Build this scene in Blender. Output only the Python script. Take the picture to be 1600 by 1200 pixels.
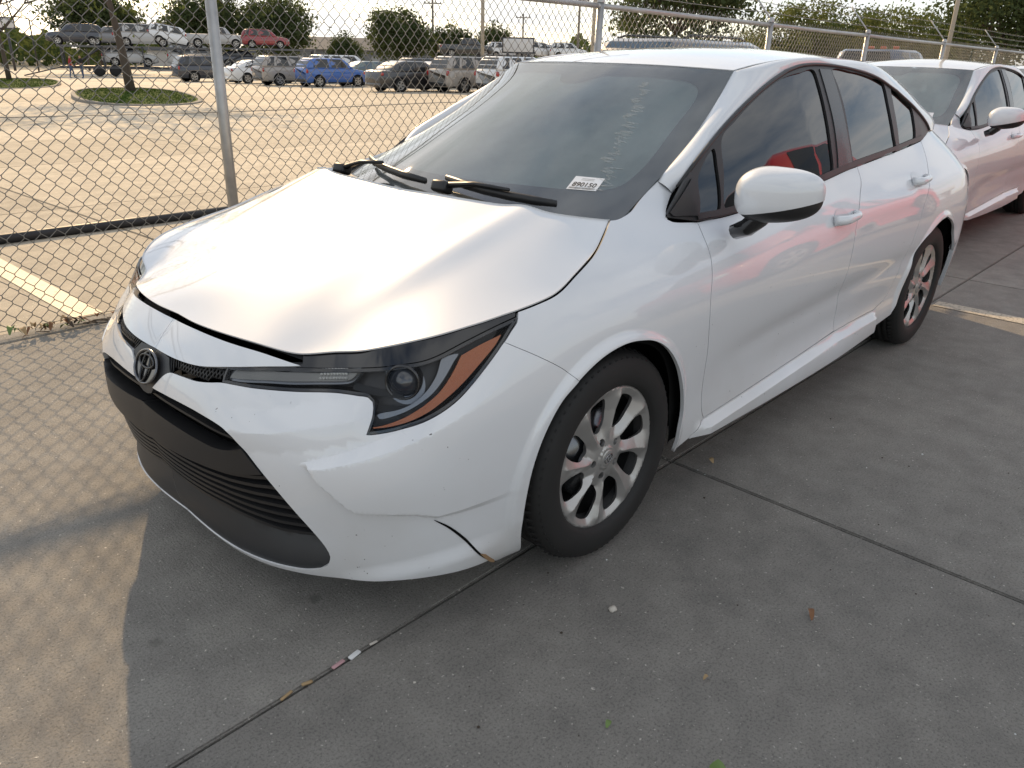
import bpy, bmesh, math, random
import numpy as np
from mathutils import Vector, Matrix, Euler
from mathutils.geometry import delaunay_2d_cdt

for o in list(bpy.data.objects):
    bpy.data.objects.remove(o, do_unlink=True)
scene = bpy.context.scene
COL = scene.collection
R = math.radians
rnd = random.Random(7)

# ------------------------------------------------------------------ camera
cam_data = bpy.data.cameras.new('camera')
cam = bpy.data.objects.new('camera', cam_data)
COL.objects.link(cam)
cam_data.sensor_width = 36.0
cam_data.lens = 36.0 * 1221.79 / 1600.0
cam_data.clip_start = 0.05
cam_data.clip_end = 2000.0
cam.matrix_world = (Matrix.Translation((1.65909, 2.00075, 1.38345))
                    @ Matrix.Rotation(R(-227.23812), 4, 'Z')
                    @ Matrix.Rotation(R(67.15498), 4, 'X')
                    @ Matrix.Rotation(R(1.39359), 4, 'Z'))
scene.camera = cam

# ------------------------------------------------------------------ sky, sun, exposure
SUN_EL, SUN_DIR = 26.5, (-0.39, -0.92)          # towards the sun, beyond the fence
world = bpy.data.worlds.new('World')
scene.world = world
world.use_nodes = True
wn, wl = world.node_tree.nodes, world.node_tree.links
wn.clear()
w_out = wn.new('ShaderNodeOutputWorld')
w_bg = wn.new('ShaderNodeBackground')
w_bg.inputs['Strength'].default_value = 0.125
sky = wn.new('ShaderNodeTexSky')
sky.sky_type = 'NISHITA'
sky.sun_disc = False
sky.sun_elevation = R(SUN_EL)
sky.sun_rotation = math.atan2(SUN_DIR[0], SUN_DIR[1])
sky.air_density = 1.0
sky.dust_density = 0.5
sky.ozone_density = 1.0
# broken cloud cover, projected on a flat layer overhead
tc = wn.new('ShaderNodeTexCoord')
sep = wn.new('ShaderNodeSeparateXYZ'); wl.new(tc.outputs['Generated'], sep.inputs[0])
zz = wn.new('ShaderNodeMath'); zz.operation = 'MAXIMUM'; wl.new(sep.outputs['Z'], zz.inputs[0]); zz.inputs[1].default_value = 0.0
za = wn.new('ShaderNodeMath'); za.operation = 'ADD'; wl.new(zz.outputs[0], za.inputs[0]); za.inputs[1].default_value = 0.12
dv = wn.new('ShaderNodeVectorMath'); dv.operation = 'DIVIDE'
cmb = wn.new('ShaderNodeCombineXYZ')
for k in range(3):
    wl.new(za.outputs[0], cmb.inputs[k])
wl.new(tc.outputs['Generated'], dv.inputs[0]); wl.new(cmb.outputs[0], dv.inputs[1])
cn = wn.new('ShaderNodeTexNoise'); cn.inputs['Scale'].default_value = 1.15; cn.inputs['Detail'].default_value = 7
cn.inputs['Roughness'].default_value = 0.58; cn.inputs['Distortion'].default_value = 0.35
wl.new(dv.outputs[0], cn.inputs['Vector'])
cr = wn.new('ShaderNodeValToRGB')
cr.color_ramp.elements[0].position = 0.36; cr.color_ramp.elements[0].color = (0, 0, 0, 1)
cr.color_ramp.elements[1].position = 0.56; cr.color_ramp.elements[1].color = (0.9, 0.9, 0.9, 1)
wl.new(cn.outputs['Fac'], cr.inputs[0])
cb = wn.new('ShaderNodeMixRGB'); cb.blend_type = 'MIX'
cb.inputs[2].default_value = (6.3, 6.4, 6.5, 1)
hsv = wn.new('ShaderNodeHueSaturation'); hsv.inputs['Saturation'].default_value = 0.8; wl.new(sky.outputs[0], hsv.inputs['Color'])
wl.new(cr.outputs[0], cb.inputs[0]); wl.new(hsv.outputs[0], cb.inputs[1])
wl.new(cb.outputs[0], w_bg.inputs['Color'])
wl.new(w_bg.outputs[0], w_out.inputs['Surface'])

sun_data = bpy.data.lights.new('sun', 'SUN')
sun_data.energy = 3.8
sun_data.angle = R(0.55)
sun_data.color = (1.0, 0.71, 0.40)
sun = bpy.data.objects.new('sun', sun_data)
COL.objects.link(sun)
_h = math.cos(R(SUN_EL)); _n = math.hypot(*SUN_DIR)
sun.rotation_euler = Vector((SUN_DIR[0] / _n * _h, SUN_DIR[1] / _n * _h, math.sin(R(SUN_EL)))).to_track_quat('Z', 'Y').to_euler()
sun.location = (-8, -20, 14)

scene.view_settings.view_transform = 'Standard'
scene.view_settings.look = 'None'
scene.view_settings.exposure = 0.38
scene.view_settings.gamma = 1.0
scene.view_settings.use_curve_mapping = False

# ------------------------------------------------------------------ tagging
def tag(o, label=None, cat=None, group=None, kind=None):
    if label: o['label'] = label
    if cat: o['category'] = cat
    if group: o['group'] = group
    if kind: o['kind'] = kind
    return o

def empty(name, loc=(0, 0, 0), rz=0, label=None, cat=None, group=None):
    o = bpy.data.objects.new(name, None)
    o.empty_display_size = 0.2
    COL.objects.link(o)
    o.location = loc; o.rotation_euler = (0, 0, rz)
    return tag(o, label, cat, group)

def copy_tree(o, parent=None):
    c = o.copy(); COL.objects.link(c)
    if parent is not None: c.parent = parent
    for ch in list(o.children):
        copy_tree(ch, c)
    return c

# ------------------------------------------------------------------ materials
MATS = {}
def mat(name, base=(0.5, 0.5, 0.5), rough=0.5, metal=0.0, coat=0.0, coat_rough=0.03, spec=0.5, ior=1.5):
    if name in MATS: return MATS[name]
    m = bpy.data.materials.new(name); m.use_nodes = True
    p = m.node_tree.nodes['Principled BSDF']
    p.inputs['Base Color'].default_value = (*base, 1)
    p.inputs['Roughness'].default_value = rough
    p.inputs['Metallic'].default_value = metal
    p.inputs['Coat Weight'].default_value = coat
    p.inputs['Coat Roughness'].default_value = coat_rough
    p.inputs['Specular IOR Level'].default_value = spec
    p.inputs['IOR'].default_value = ior
    MATS[name] = m
    return m

def nodes_of(m):
    return m.node_tree.nodes, m.node_tree.links, m.node_tree.nodes['Principled BSDF']

def wcoord(n, l, scale=(1, 1, 1), obj=False):
    mp = n.new('ShaderNodeMapping'); mp.inputs['Scale'].default_value = scale
    if obj:
        t = n.new('ShaderNodeTexCoord'); l.new(t.outputs['Object'], mp.inputs['Vector'])
    else:
        g = n.new('ShaderNodeNewGeometry'); l.new(g.outputs['Position'], mp.inputs['Vector'])
    return mp.outputs[0]

def noise(n, l, vec, scale, detail=4, rough=0.5):
    t = n.new('ShaderNodeTexNoise'); t.inputs['Scale'].default_value = scale
    t.inputs['Detail'].default_value = detail; t.inputs['Roughness'].default_value = rough
    l.new(vec, t.inputs['Vector'])
    return t.outputs['Fac']

def ramp(n, l, fac, stops):
    r = n.new('ShaderNodeValToRGB')
    e = r.color_ramp.elements
    while len(e) < len(stops): e.new(0.5)
    for k, (p, c) in enumerate(stops):
        e[k].position = p; e[k].color = (*c, 1) if len(c) == 3 else c
    l.new(fac, r.inputs[0])
    return r.outputs[0]

def mixc(n, l, fac, a, b, mode='MIX'):
    x = n.new('ShaderNodeMixRGB'); x.blend_type = mode
    for k, v in ((0, fac), (1, a), (2, b)):
        if hasattr(v, 'node') or hasattr(v, 'is_linked'): l.new(v, x.inputs[k])
        elif k == 0: x.inputs[0].default_value = v
        else: x.inputs[k].default_value = (*v, 1)
    return x.outputs[0]

def bump(n, l, h, p, strength=0.2, dist=0.002):
    b = n.new('ShaderNodeBump'); b.inputs['Strength'].default_value = strength
    b.inputs['Distance'].default_value = dist
    l.new(h, b.inputs['Height']); l.new(b.outputs[0], p.inputs['Normal'])

def paint(name, base, coat=1.0, dirt=0.0, flake=0.0):
    if name in MATS: return MATS[name]
    m = mat(name, base, 0.45, 0.0, coat, 0.025)
    m.node_tree.nodes['Principled BSDF'].inputs['Coat IOR'].default_value = 1.62
    n, l, p = nodes_of(m)
    if dirt:
        v = wcoord(n, l, obj=True)
        f1 = ramp(n, l, noise(n, l, v, 3.0, 5), [(0.35, (0, 0, 0)), (0.75, (1, 1, 1))])
        sx = n.new('ShaderNodeSeparateXYZ'); l.new(v, sx.inputs[0])
        mr = n.new('ShaderNodeMapRange'); mr.inputs['From Min'].default_value = 0.15; mr.inputs['From Max'].default_value = 0.55
        mr.inputs['To Min'].default_value = dirt; mr.inputs['To Max'].default_value = dirt * 0.12
        l.new(sx.outputs['Z'], mr.inputs['Value'])
        mu = n.new('ShaderNodeMath'); mu.operation = 'MULTIPLY'; l.new(f1, mu.inputs[0]); l.new(mr.outputs[0], mu.inputs[1])
        c = mixc(n, l, mu.outputs[0], base, (0.42, 0.37, 0.30))
        # stone chips, mostly low on the car
        ch = ramp(n, l, noise(n, l, v, 95, 1), [(0.755, (0, 0, 0)), (0.775, (1, 1, 1))])
        cm = ramp(n, l, noise(n, l, v, 6, 2), [(0.5, (0, 0, 0)), (0.65, (1, 1, 1))])
        m3 = n.new('ShaderNodeMath'); m3.operation = 'MULTIPLY'; l.new(ch, m3.inputs[0]); l.new(cm, m3.inputs[1])
        m4 = n.new('ShaderNodeMapRange'); m4.inputs['From Min'].default_value = 0.75; m4.inputs['From Max'].default_value = 0.6
        l.new(sx.outputs['Z'], m4.inputs['Value'])
        m5 = n.new('ShaderNodeMath'); m5.operation = 'MULTIPLY'; l.new(m3.outputs[0], m5.inputs[0]); l.new(m4.outputs[0], m5.inputs[1])
        c = mixc(n, l, m5.outputs[0], c, (0.06, 0.055, 0.05))
        l.new(c, p.inputs['Base Color'])
        rr = n.new('ShaderNodeMapRange'); rr.inputs['To Min'].default_value = 0.01; rr.inputs['To Max'].default_value = 0.05
        l.new(noise(n, l, v, 2.2, 6), rr.inputs['Value']); l.new(rr.outputs[0], p.inputs['Coat Roughness'])
    return m

def glassy(name, tint, trans=0.5, rough=0.01, ior=1.5, boost=1.0):
    """thin pane: fresnel reflection over tinted see-through"""
    if name in MATS: return MATS[name]
    m = bpy.data.materials.new(name); m.use_nodes = True
    n, l = m.node_tree.nodes, m.node_tree.links
    n.clear()
    out = n.new('ShaderNodeOutputMaterial'); mx = n.new('ShaderNodeMixShader')
    tr = n.new('ShaderNodeBsdfTransparent'); tr.inputs[0].default_value = (*tint, 1)
    gl = n.new('ShaderNodeBsdfGlossy'); gl.inputs['Roughness'].default_value = rough; gl.inputs[0].default_value = (boost, boost, boost, 1)
    fr = n.new('ShaderNodeFresnel'); fr.inputs['IOR'].default_value = ior
    l.new(fr.outputs[0], mx.inputs[0]); l.new(tr.outputs[0], mx.inputs[1]); l.new(gl.outputs[0], mx.inputs[2])
    l.new(mx.outputs[0], out.inputs['Surface'])
    MATS[name] = m
    return m

M_WHITE = paint('white_paint', (0.715, 0.73, 0.75), dirt=0.45)
M_WHITE2 = paint('white_paint_second', (0.78, 0.79, 0.81), dirt=0.25)
M_BLACKG = mat('gloss_black', (0.012, 0.012, 0.013), 0.08, coat=0.6)
M_BLACKS = mat('satin_black_plastic', (0.016, 0.016, 0.017), 0.42)
M_GREYP = mat('dark_grey_plastic', (0.026, 0.028, 0.031), 0.45)
M_DARK = mat('shadow_black', (0.006, 0.006, 0.006), 0.9, spec=0.1)
M_RUBBER = mat('tyre_rubber', (0.009, 0.009, 0.009), 0.7)
n, l, p = nodes_of(M_RUBBER)
_v = wcoord(n, l, obj=True)
l.new(mixc(n, l, noise(n, l, _v, 9, 4), (0.007, 0.007, 0.007), (0.018, 0.017, 0.016)), p.inputs['Base Color'])
M_SILVER = mat('silver_wheel_paint', (0.44, 0.43, 0.415), 0.38, metal=0.7, coat=0.3)
M_CHROME = mat('dark_chrome', (0.30, 0.30, 0.31), 0.16, metal=1.0)
M_SMOKE = mat('smoked_chrome', (0.16, 0.165, 0.175), 0.22, metal=0.9)
M_AMBER = mat('amber_reflector', (0.40, 0.095, 0.006), 0.3, coat=0.6)
n, l, p = nodes_of(M_AMBER)
_v = wcoord(n, l, obj=True)
_vo = n.new('ShaderNodeTexVoronoi'); _vo.inputs['Scale'].default_value = 260; l.new(_v, _vo.inputs['Vector'])
bump(n, l, _vo.outputs['Distance'], p, 0.5, 0.002)
M_RED = mat('red_lamp', (0.35, 0.012, 0.012), 0.15, coat=1.0)
M_LENS = glassy('clear_lens', (0.95, 0.96, 0.97), ior=1.22)
M_WSG = glassy('windshield_glass', (0.80, 0.87, 0.85), ior=2.0, rough=0.012)
n = M_WSG.node_tree.nodes; l = M_WSG.node_tree.links            # pale veil painting mirrored clouds, over thin road dust outside
_o = [q for q in n if q.type == 'OUTPUT_MATERIAL'][0]; _mx = [q for q in n if q.type == 'MIX_SHADER'][0]
_df = n.new('ShaderNodeBsdfDiffuse'); _df.inputs[0].default_value = (0.70, 0.74, 0.73, 1)
_m2 = n.new('ShaderNodeMixShader'); _v = wcoord(n, l, (1, 2.2, 1), obj=True)
_f = ramp(n, l, noise(n, l, _v, 2.0, 6, .62), [(0.32, (0.05, 0.05, 0.05)), (0.72, (0.19, 0.19, 0.19))])
l.new(_f, _m2.inputs[0]); l.new(_mx.outputs[0], _m2.inputs[1]); l.new(_df.outputs[0], _m2.inputs[2]); l.new(_m2.outputs[0], _o.inputs['Surface'])
M_SKYFILM = bpy.data.materials.new('sky_film'); M_SKYFILM.use_nodes = True      # pale film painting sky reflection, with some dust, inside the glass
n = M_SKYFILM.node_tree.nodes; l = M_SKYFILM.node_tree.links; n.clear()
_o = n.new('ShaderNodeOutputMaterial'); _tr = n.new('ShaderNodeBsdfTransparent'); _tr.inputs[0].default_value = (0.86, 0.93, 0.91, 1)
_df = n.new('ShaderNodeBsdfDiffuse'); _df.inputs[0].default_value = (0.70, 0.80, 0.78, 1)
_m2 = n.new('ShaderNodeMixShader'); _v = wcoord(n, l, (1, 1, 1), obj=True)
_f = ramp(n, l, noise(n, l, _v, 2.6, 6, .62), [(0.30, (0.42, 0.42, 0.42)), (0.72, (0.72, 0.72, 0.72))])
l.new(_f, _m2.inputs[0]); l.new(_tr.outputs[0], _m2.inputs[1]); l.new(_df.outputs[0], _m2.inputs[2]); l.new(_m2.outputs[0], _o.inputs['Surface'])
M_SIDEG = glassy('tinted_side_glass', (0.07, 0.075, 0.08), ior=1.8)
M_FAB = mat('seat_fabric', (0.13, 0.13, 0.135), 0.9)
M_DASH = mat('dashboard_plastic', (0.17, 0.18, 0.18), 0.7)
M_MIRRORG = mat('mirror_glass', (0.8, 0.8, 0.8), 0.02, metal=1.0)
M_STEEL = mat('galvanised_steel', (0.42, 0.43, 0.43), 0.42, metal=0.65)
n, l, p = nodes_of(M_STEEL)
_v = wcoord(n, l)
l.new(mixc(n, l, noise(n, l, _v, 14, 5), (0.30, 0.30, 0.30), (0.52, 0.52, 0.51)), p.inputs['Base Color'])
M_WIRE = mat('fence_wire', (0.24, 0.235, 0.22), 0.5, metal=0.4)
M_RUST = mat('dark_pipe', (0.018, 0.018, 0.02), 0.55)
M_WPLATE = mat('white_paper', (0.80, 0.80, 0.80), 0.6)
M_INK = mat('black_ink', (0.012, 0.012, 0.012), 0.6)

def concrete(name, base, dark, scale=1.0, streak=0.0, speck=0.62):
    m = mat(name, base, 0.85, spec=0.3)
    n, l, p = nodes_of(m)
    v = wcoord(n, l)
    oi = n.new('ShaderNodeObjectInfo')
    big = ramp(n, l, noise(n, l, v, 0.55 * scale, 5, 0.6), [(0.3, (0, 0, 0)), (0.72, (1, 1, 1))])
    c = mixc(n, l, big, dark, base)
    mid = noise(n, l, v, 7 * scale, 5, 0.65)
    c = mixc(n, l, ramp(n, l, mid, [(0.3, (0.72, 0.72, 0.72)), (0.62, (1.08, 1.08, 1.08))]), (0, 0, 0), c) if False else mixc(n, l, 1.0, c, ramp(n, l, mid, [(0.3, (0.74, 0.74, 0.75)), (0.65, (1.0, 1.0, 1.0))]), 'MULTIPLY')
    # broom finish and sand grain
    vs = wcoord(n, l, (1.0, 0.12, 1.0))
    br = noise(n, l, vs, 190, 2)
    gr = noise(n, l, v, 150, 4, 0.8)
    c = mixc(n, l, 1.0, c, ramp(n, l, gr, [(0.30, (1 - speck, 1 - speck, 1 - speck)), (0.5, (0.93, 0.93, 0.93)), (0.70, (1.0, 1.0, 1.0))]), 'MULTIPLY')
    sp = ramp(n, l, noise(n, l, v, 85, 2, 0.6), [(0.67, (0, 0, 0)), (0.74, (1, 1, 1))])
    c = mixc(n, l, sp, c, tuple(min(1, b * 1.7) for b in base))
    # oil drips and stains
    vo = n.new('ShaderNodeTexVoronoi'); vo.inputs['Scale'].default_value = 2.6; l.new(v, vo.inputs['Vector'])
    nz = noise(n, l, v, 22, 3)
    ad = n.new('ShaderNodeMath'); ad.operation = 'MULTIPLY_ADD'; l.new(nz, ad.inputs[0]); ad.inputs[1].default_value = 0.12; l.new(vo.outputs['Distance'], ad.inputs[2])
    st = ramp(n, l, ad.outputs[0], [(0.085, (0.75, 0.75, 0.75)), (0.125, (0, 0, 0))])
    c = mixc(n, l, st, c, tuple(b * 0.45 for b in dark))
    rv = n.new('ShaderNodeMapRange'); rv.inputs['To Min'].default_value = 0.86; rv.inputs['To Max'].default_value = 1.1
    l.new(oi.outputs['Random'], rv.inputs['Value'])
    hs = n.new('ShaderNodeHueSaturation'); l.new(rv.outputs[0], hs.inputs['Value']); l.new(c, hs.inputs['Color'])
    l.new(hs.outputs[0], p.inputs['Base Color'])
    hh = n.new('ShaderNodeMath'); hh.operation = 'MULTIPLY_ADD'; hh.inputs[1].default_value = 0.35; l.new(br, hh.inputs[0]); l.new(gr, hh.inputs[2])
    bump(n, l, hh.outputs[0], p, 1.0, 0.007)
    return m
M_DRIVE = concrete('driveway_concrete', (0.405, 0.378, 0.335), (0.30, 0.285, 0.258))
M_LOT = concrete('lot_concrete', (0.66, 0.58, 0.455), (0.57, 0.50, 0.39), 0.6, speck=0.35)
M_JOINT = mat('joint_filler', (0.03, 0.028, 0.024), 0.95)

# ------------------------------------------------------------------ mesh helpers
def mesh_obj(name, verts, faces, m, parent=None, smooth=False, normals=None, link=True):
    me = bpy.data.meshes.new(name)
    me.from_pydata([tuple(map(float, v)) for v in verts], [], [tuple(map(int, f)) for f in faces])
    if m is not None: me.materials.append(m)
    if smooth: me.polygons.foreach_set('use_smooth', [True] * len(me.polygons))
    me.update()
    if normals is not None:
        me.normals_split_custom_set_from_vertices([tuple(map(float, q)) for q in normals])
    o = bpy.data.objects.new(name, me)
    if link: COL.objects.link(o)
    if parent is not None: o.parent = parent
    return o

class MB:
    """collects shapes into one mesh"""
    def __init__(s): s.v = []; s.f = []; s.sm = []
    def add(s, v, f, smooth=False):
        k = len(s.v); s.v += [tuple(map(float, q)) for q in v]; s.f += [tuple(int(i) + k for i in q) for q in f]; s.sm += [smooth] * len(f)
        return s
    def box(s, c, d, rot=None, bev=0.0):
        x, y, z = (q / 2 for q in d)
        if bev <= 0:
            v = [(sx * x, sy * y, sz * z) for sx in (-1, 1) for sy in (-1, 1) for sz in (-1, 1)]
            f = [(0, 1, 3, 2), (4, 6, 7, 5), (0, 4, 5, 1), (2, 3, 7, 6), (0, 2, 6, 4), (1, 5, 7, 3)]
        else:
            bm = bmesh.new(); bmesh.ops.create_cube(bm, size=1.0)
            for q in bm.verts: q.co = Vector((q.co.x * d[0], q.co.y * d[1], q.co.z * d[2]))
            bmesh.ops.bevel(bm, geom=list(bm.edges), offset=bev, segments=2, affect='EDGES', profile=0.5)
            bm.verts.index_update()
            v = [tuple(q.co) for q in bm.verts]; f = [[q.index for q in t.verts] for t in bm.faces]; bm.free()
        M = Matrix.Translation(c)
        if rot is not None: M = M @ Euler(rot).to_matrix().to_4x4()
        return s.add([M @ Vector(q) for q in v], f, bev > 0)
    def tube(s, pts, r, n=8, cap=True, smooth=True, flat=None):
        pts = [Vector(q) for q in pts]; N = len(pts)
        rs = [r] * N if not hasattr(r, '__len__') else list(r)
        v = []; f = []
        up = None
        for i in range(N):
            t = (pts[min(i + 1, N - 1)] - pts[max(i - 1, 0)])
            t = t.normalized() if t.length > 1e-9 else Vector((0, 0, 1))
            if up is None:
                a = Vector((0, 0, 1)) if abs(t.z) < 0.9 else Vector((1, 0, 0))
                up = (a - t * a.dot(t)).normalized()
            else:
                up = (up - t * up.dot(t))
                up = up.normalized() if up.length > 1e-6 else t.orthogonal().normalized()
            b = t.cross(up)
            for k in range(n):
                an = 2 * math.pi * k / n
                v.append(pts[i] + (up * math.cos(an) * (flat or 1.0) + b * math.sin(an)) * rs[i])
        for i in range(N - 1):
            for k in range(n):
                f.append((i * n + k, i * n + (k + 1) % n, (i + 1) * n + (k + 1) % n, (i + 1) * n + k))
        if cap:
            f.append(tuple(range(n - 1, -1, -1))); f.append(tuple((N - 1) * n + k for k in range(n)))
        return s.add(v, f, smooth)
    def lathe(s, prof, n=32, M=None, smooth=True, closed=False):
        """profile (r, h): turned about local z"""
        v = []; f = []
        for k in range(n):
            a = 2 * math.pi * k / n
            for r, h in prof: v.append(Vector((r * math.cos(a), r * math.sin(a), h)))
        m = len(prof)
        for k in range(n):
            for j in range(m if closed else m - 1):
                a, b = k * m + j, k * m + (j + 1) % m
                c, d = ((k + 1) % n) * m + (j + 1) % m, ((k + 1) % n) * m + j
                f.append((a, d, c, b))
        if M is not None: v = [M @ q for q in v]
        return s.add(v, f, smooth)
    def build(s, name, m, parent=None):
        o = mesh_obj(name, s.v, s.f, m, parent)
        o.data.polygons.foreach_set('use_smooth', s.sm)
        return o

def crspline(P, step=0.01, closed=False):
    """centripetal Catmull-Rom through P, resampled"""
    P = np.asarray(P, float)
    if len(P) < 3 and not closed:
        n = max(2, int(np.linalg.norm(P[1] - P[0]) / step) + 1)
        return P[0] + (P[1] - P[0]) * np.linspace(0, 1, n)[:, None]
    Q = np.vstack([P[-1:], P, P[:2]]) if closed else np.vstack([2 * P[0] - P[1], P, 2 * P[-1] - P[-2]])
    out = []
    for i in range(1, len(Q) - 2):
        p0, p1, p2, p3 = Q[i - 1:i + 3]
        t = [0]
        for a, b in ((p0, p1), (p1, p2), (p2, p3)): t.append(t[-1] + max(np.linalg.norm(b - a), 1e-6) ** 0.5)
        n = max(1, int(np.linalg.norm(p2 - p1) / step + 0.5))
        for u in np.linspace(t[1], t[2], n, endpoint=False):
            A1 = (t[1] - u) / (t[1] - t[0]) * p0 + (u - t[0]) / (t[1] - t[0]) * p1
            A2 = (t[2] - u) / (t[2] - t[1]) * p1 + (u - t[1]) / (t[2] - t[1]) * p2
            A3 = (t[3] - u) / (t[3] - t[2]) * p2 + (u - t[2]) / (t[3] - t[2]) * p3
            B1 = (t[2] - u) / (t[2] - t[0]) * A1 + (u - t[0]) / (t[2] - t[0]) * A2
            B2 = (t[3] - u) / (t[3] - t[1]) * A2 + (u - t[1]) / (t[3] - t[1]) * A3
            out.append((t[2] - u) / (t[2] - t[1]) * B1 + (u - t[1]) / (t[2] - t[1]) * B2)
    if not closed: out.append(P[-1])
    return np.array(out)

def loop(*segs, step=0.012):
    """closed outline from segments that are each smoothed; corners where segments meet"""
    out = []
    for sg in segs:
        q = crspline(sg, step) if len(sg) > 1 else np.asarray(sg, float)
        for a in q:
            if not out or np.hypot(*(out[-1] - a)) > 0.002: out.append(a)
    while np.hypot(*(out[0] - out[-1])) < 0.002: out.pop()
    return np.array(out)

def inside(P, L):
    """even-odd test of points P against closed outline L"""
    x, y = P[:, 0], P[:, 1]
    c = np.zeros(len(P), bool)
    a = L; b = np.roll(L, -1, 0)
    for (x1, y1), (x2, y2) in zip(a, b):
        if y1 == y2: continue
        m = ((y1 > y) != (y2 > y))
        c ^= m & (x < (x2 - x1) * (y - y1) / (y2 - y1) + x1)
    return c

def near(P, L):
    a = L; b = np.roll(L, -1, 0)
    d = np.full(len(P), 1e9)
    for p, q in zip(a, b):
        e = q - p; t = np.clip(((P - p) @ e) / max(e @ e, 1e-12), 0, 1)
        d = np.minimum(d, np.hypot(*(P - p - t[:, None] * e).T))
    return d

def inset(L, d):
    """move a closed outline inwards by d"""
    L = np.asarray(L, float)
    ar = 0.5 * np.sum(L[:, 0] * np.roll(L[:, 1], -1) - np.roll(L[:, 0], -1) * L[:, 1])
    t = np.roll(L, -1, 0) - np.roll(L, 1, 0)
    t /= np.maximum(np.hypot(*t.T), 1e-9)[:, None]
    n = np.stack([-t[:, 1], t[:, 0]], 1) * (1 if ar > 0 else -1)
    return L + n * d

def panel(name, S, outer, m, parent, holes=(), step=0.03, flange=0.012, flip=False, creases=(), both=False, merge=False, thick_mat=None, gap=0.0):
    """trimmed, smoothly shaded sheet on the surface S(a, b) with its rim turned inwards"""
    outer = np.asarray(outer, float)
    if gap: outer = inset(outer, gap)
    dn = []
    for a_, b_ in zip(outer, np.roll(outer, -1, 0)):
        k_ = max(1, int(np.hypot(*(b_ - a_)) / (step * 1.3)))
        dn += [a_ + (b_ - a_) * i_ / k_ for i_ in range(k_)]
    outer = np.array(dn)
    loops = [outer] + [np.asarray(h, float) for h in holes]
    pts = []; edges = []
    for L in loops:
        k = len(pts); pts += list(L); n = len(L)
        edges += [(k + i, k + (i + 1) % n) for i in range(n)]
    nb = len(pts)
    for c in creases:
        c = np.asarray(c, float)
        ok = inside(c, outer)
        k = len(pts); idx = []
        for q, o in zip(c, ok):
            if o: idx.append(len(pts)); pts.append(q)
            else: idx.append(None)
        edges += [(i, j) for i, j in zip(idx[:-1], idx[1:]) if i is not None and j is not None]
    lo, hi = outer.min(0), outer.max(0)
    gx, gy = np.meshgrid(np.arange(lo[0] + step * 0.5, hi[0], step), np.arange(lo[1] + step * 0.5, hi[1], step), indexing='ij')
    gx[:, 1::2] += step * 0.5
    g = np.stack([gx.ravel(), gy.ravel()], 1)
    if len(g):
        k = inside(g, outer)
        for h in loops[1:]: k &= ~inside(g, h)
        g = g[k]
    if len(g):
        k = np.ones(len(g), bool)
        for L in loops: k &= near(g, L) > step * 0.4
        for c in creases: k &= np.min(np.hypot(g[:, None, 0] - np.asarray(c)[None, :, 0], g[:, None, 1] - np.asarray(c)[None, :, 1]), 1) > step * 0.35
        pts += list(g[k])
    r = delaunay_2d_cdt([Vector(map(float, q)) for q in pts], edges, [], 0, 1e-5)
    V = np.array([(q.x, q.y) for q in r[0]]); F = [tuple(q) for q in r[2]]
    cen = np.array([V[list(q)].mean(0) for q in F])
    k = inside(cen, outer)
    for h in loops[1:]: k &= ~inside(cen, h)
    F = [q for q, o in zip(F, k) if o]
    e = 0.0015
    P = S(V[:, 0], V[:, 1])
    Na = (S(V[:, 0] + e, V[:, 1]) - S(V[:, 0] - e, V[:, 1])); Nb = (S(V[:, 0], V[:, 1] + e) - S(V[:, 0], V[:, 1] - e))
    N = np.cross(Na, Nb); N /= np.maximum(np.linalg.norm(N, axis=1), 1e-12)[:, None]
    if flip: N = -N; F = [q[::-1] for q in F]
    hard = len(creases) > 0
    cor = None
    if hard:        # one-sided normals at every corner keep pressed creases crisp
        Fa = np.array(F); cn = V[Fa].mean(1, keepdims=True); q = V[Fa] + 0.12 * (cn - V[Fa]); q = q.reshape(-1, 2); e2 = 0.0006
        ca = S(q[:, 0] + e2, q[:, 1]) - S(q[:, 0] - e2, q[:, 1]); cb_ = S(q[:, 0], q[:, 1] + e2) - S(q[:, 0], q[:, 1] - e2)
        cor = np.cross(ca, cb_) * (-1 if flip else 1); cor /= np.maximum(np.linalg.norm(cor, axis=1), 1e-12)[:, None]; cor = cor.reshape(-1, 3, 3)
    verts = list(P); norms = list(N); faces = list(F)
    if flange:
        for L in loops:
            Lp = S(L[:, 0], L[:, 1])
            La = S(L[:, 0] + e, L[:, 1]) - S(L[:, 0] - e, L[:, 1]); Lb = S(L[:, 0], L[:, 1] + e) - S(L[:, 0], L[:, 1] - e)
            Ln = np.cross(La, Lb); Ln /= np.maximum(np.linalg.norm(Ln, axis=1), 1e-12)[:, None]
            if flip: Ln = -Ln
            n0 = len(verts); n = len(L)
            t = np.roll(Lp, -1, 0) - np.roll(Lp, 1, 0)
            w = np.cross(t, Ln); w /= np.maximum(np.linalg.norm(w, axis=1), 1e-12)[:, None]
            ar = np.sum(L[:, 0] * np.roll(L[:, 1], -1) - np.roll(L[:, 0], -1) * L[:, 1]) * (-1 if flip else 1)
            if (ar < 0) != (L is not loops[0]): w = -w
            if L is not loops[0]: w = -w if False else w
            verts += list(Lp) + list(Lp - Ln * flange); norms += list(w) + list(w)
            for i in range(n):
                j = (i + 1) % n
                if merge and abs(Lp[i][1]) < 1e-4 and abs(Lp[j][1]) < 1e-4: continue
                q = (n0 + i, n0 + n + i, n0 + n + j, n0 + j)
                gn = np.cross(-Ln[i], Lp[j] - Lp[i])
                faces.append(q if gn @ w[i] > 0 else q[::-1])
    verts = np.array(verts); norms = np.array(norms)
    nl = None
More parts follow.
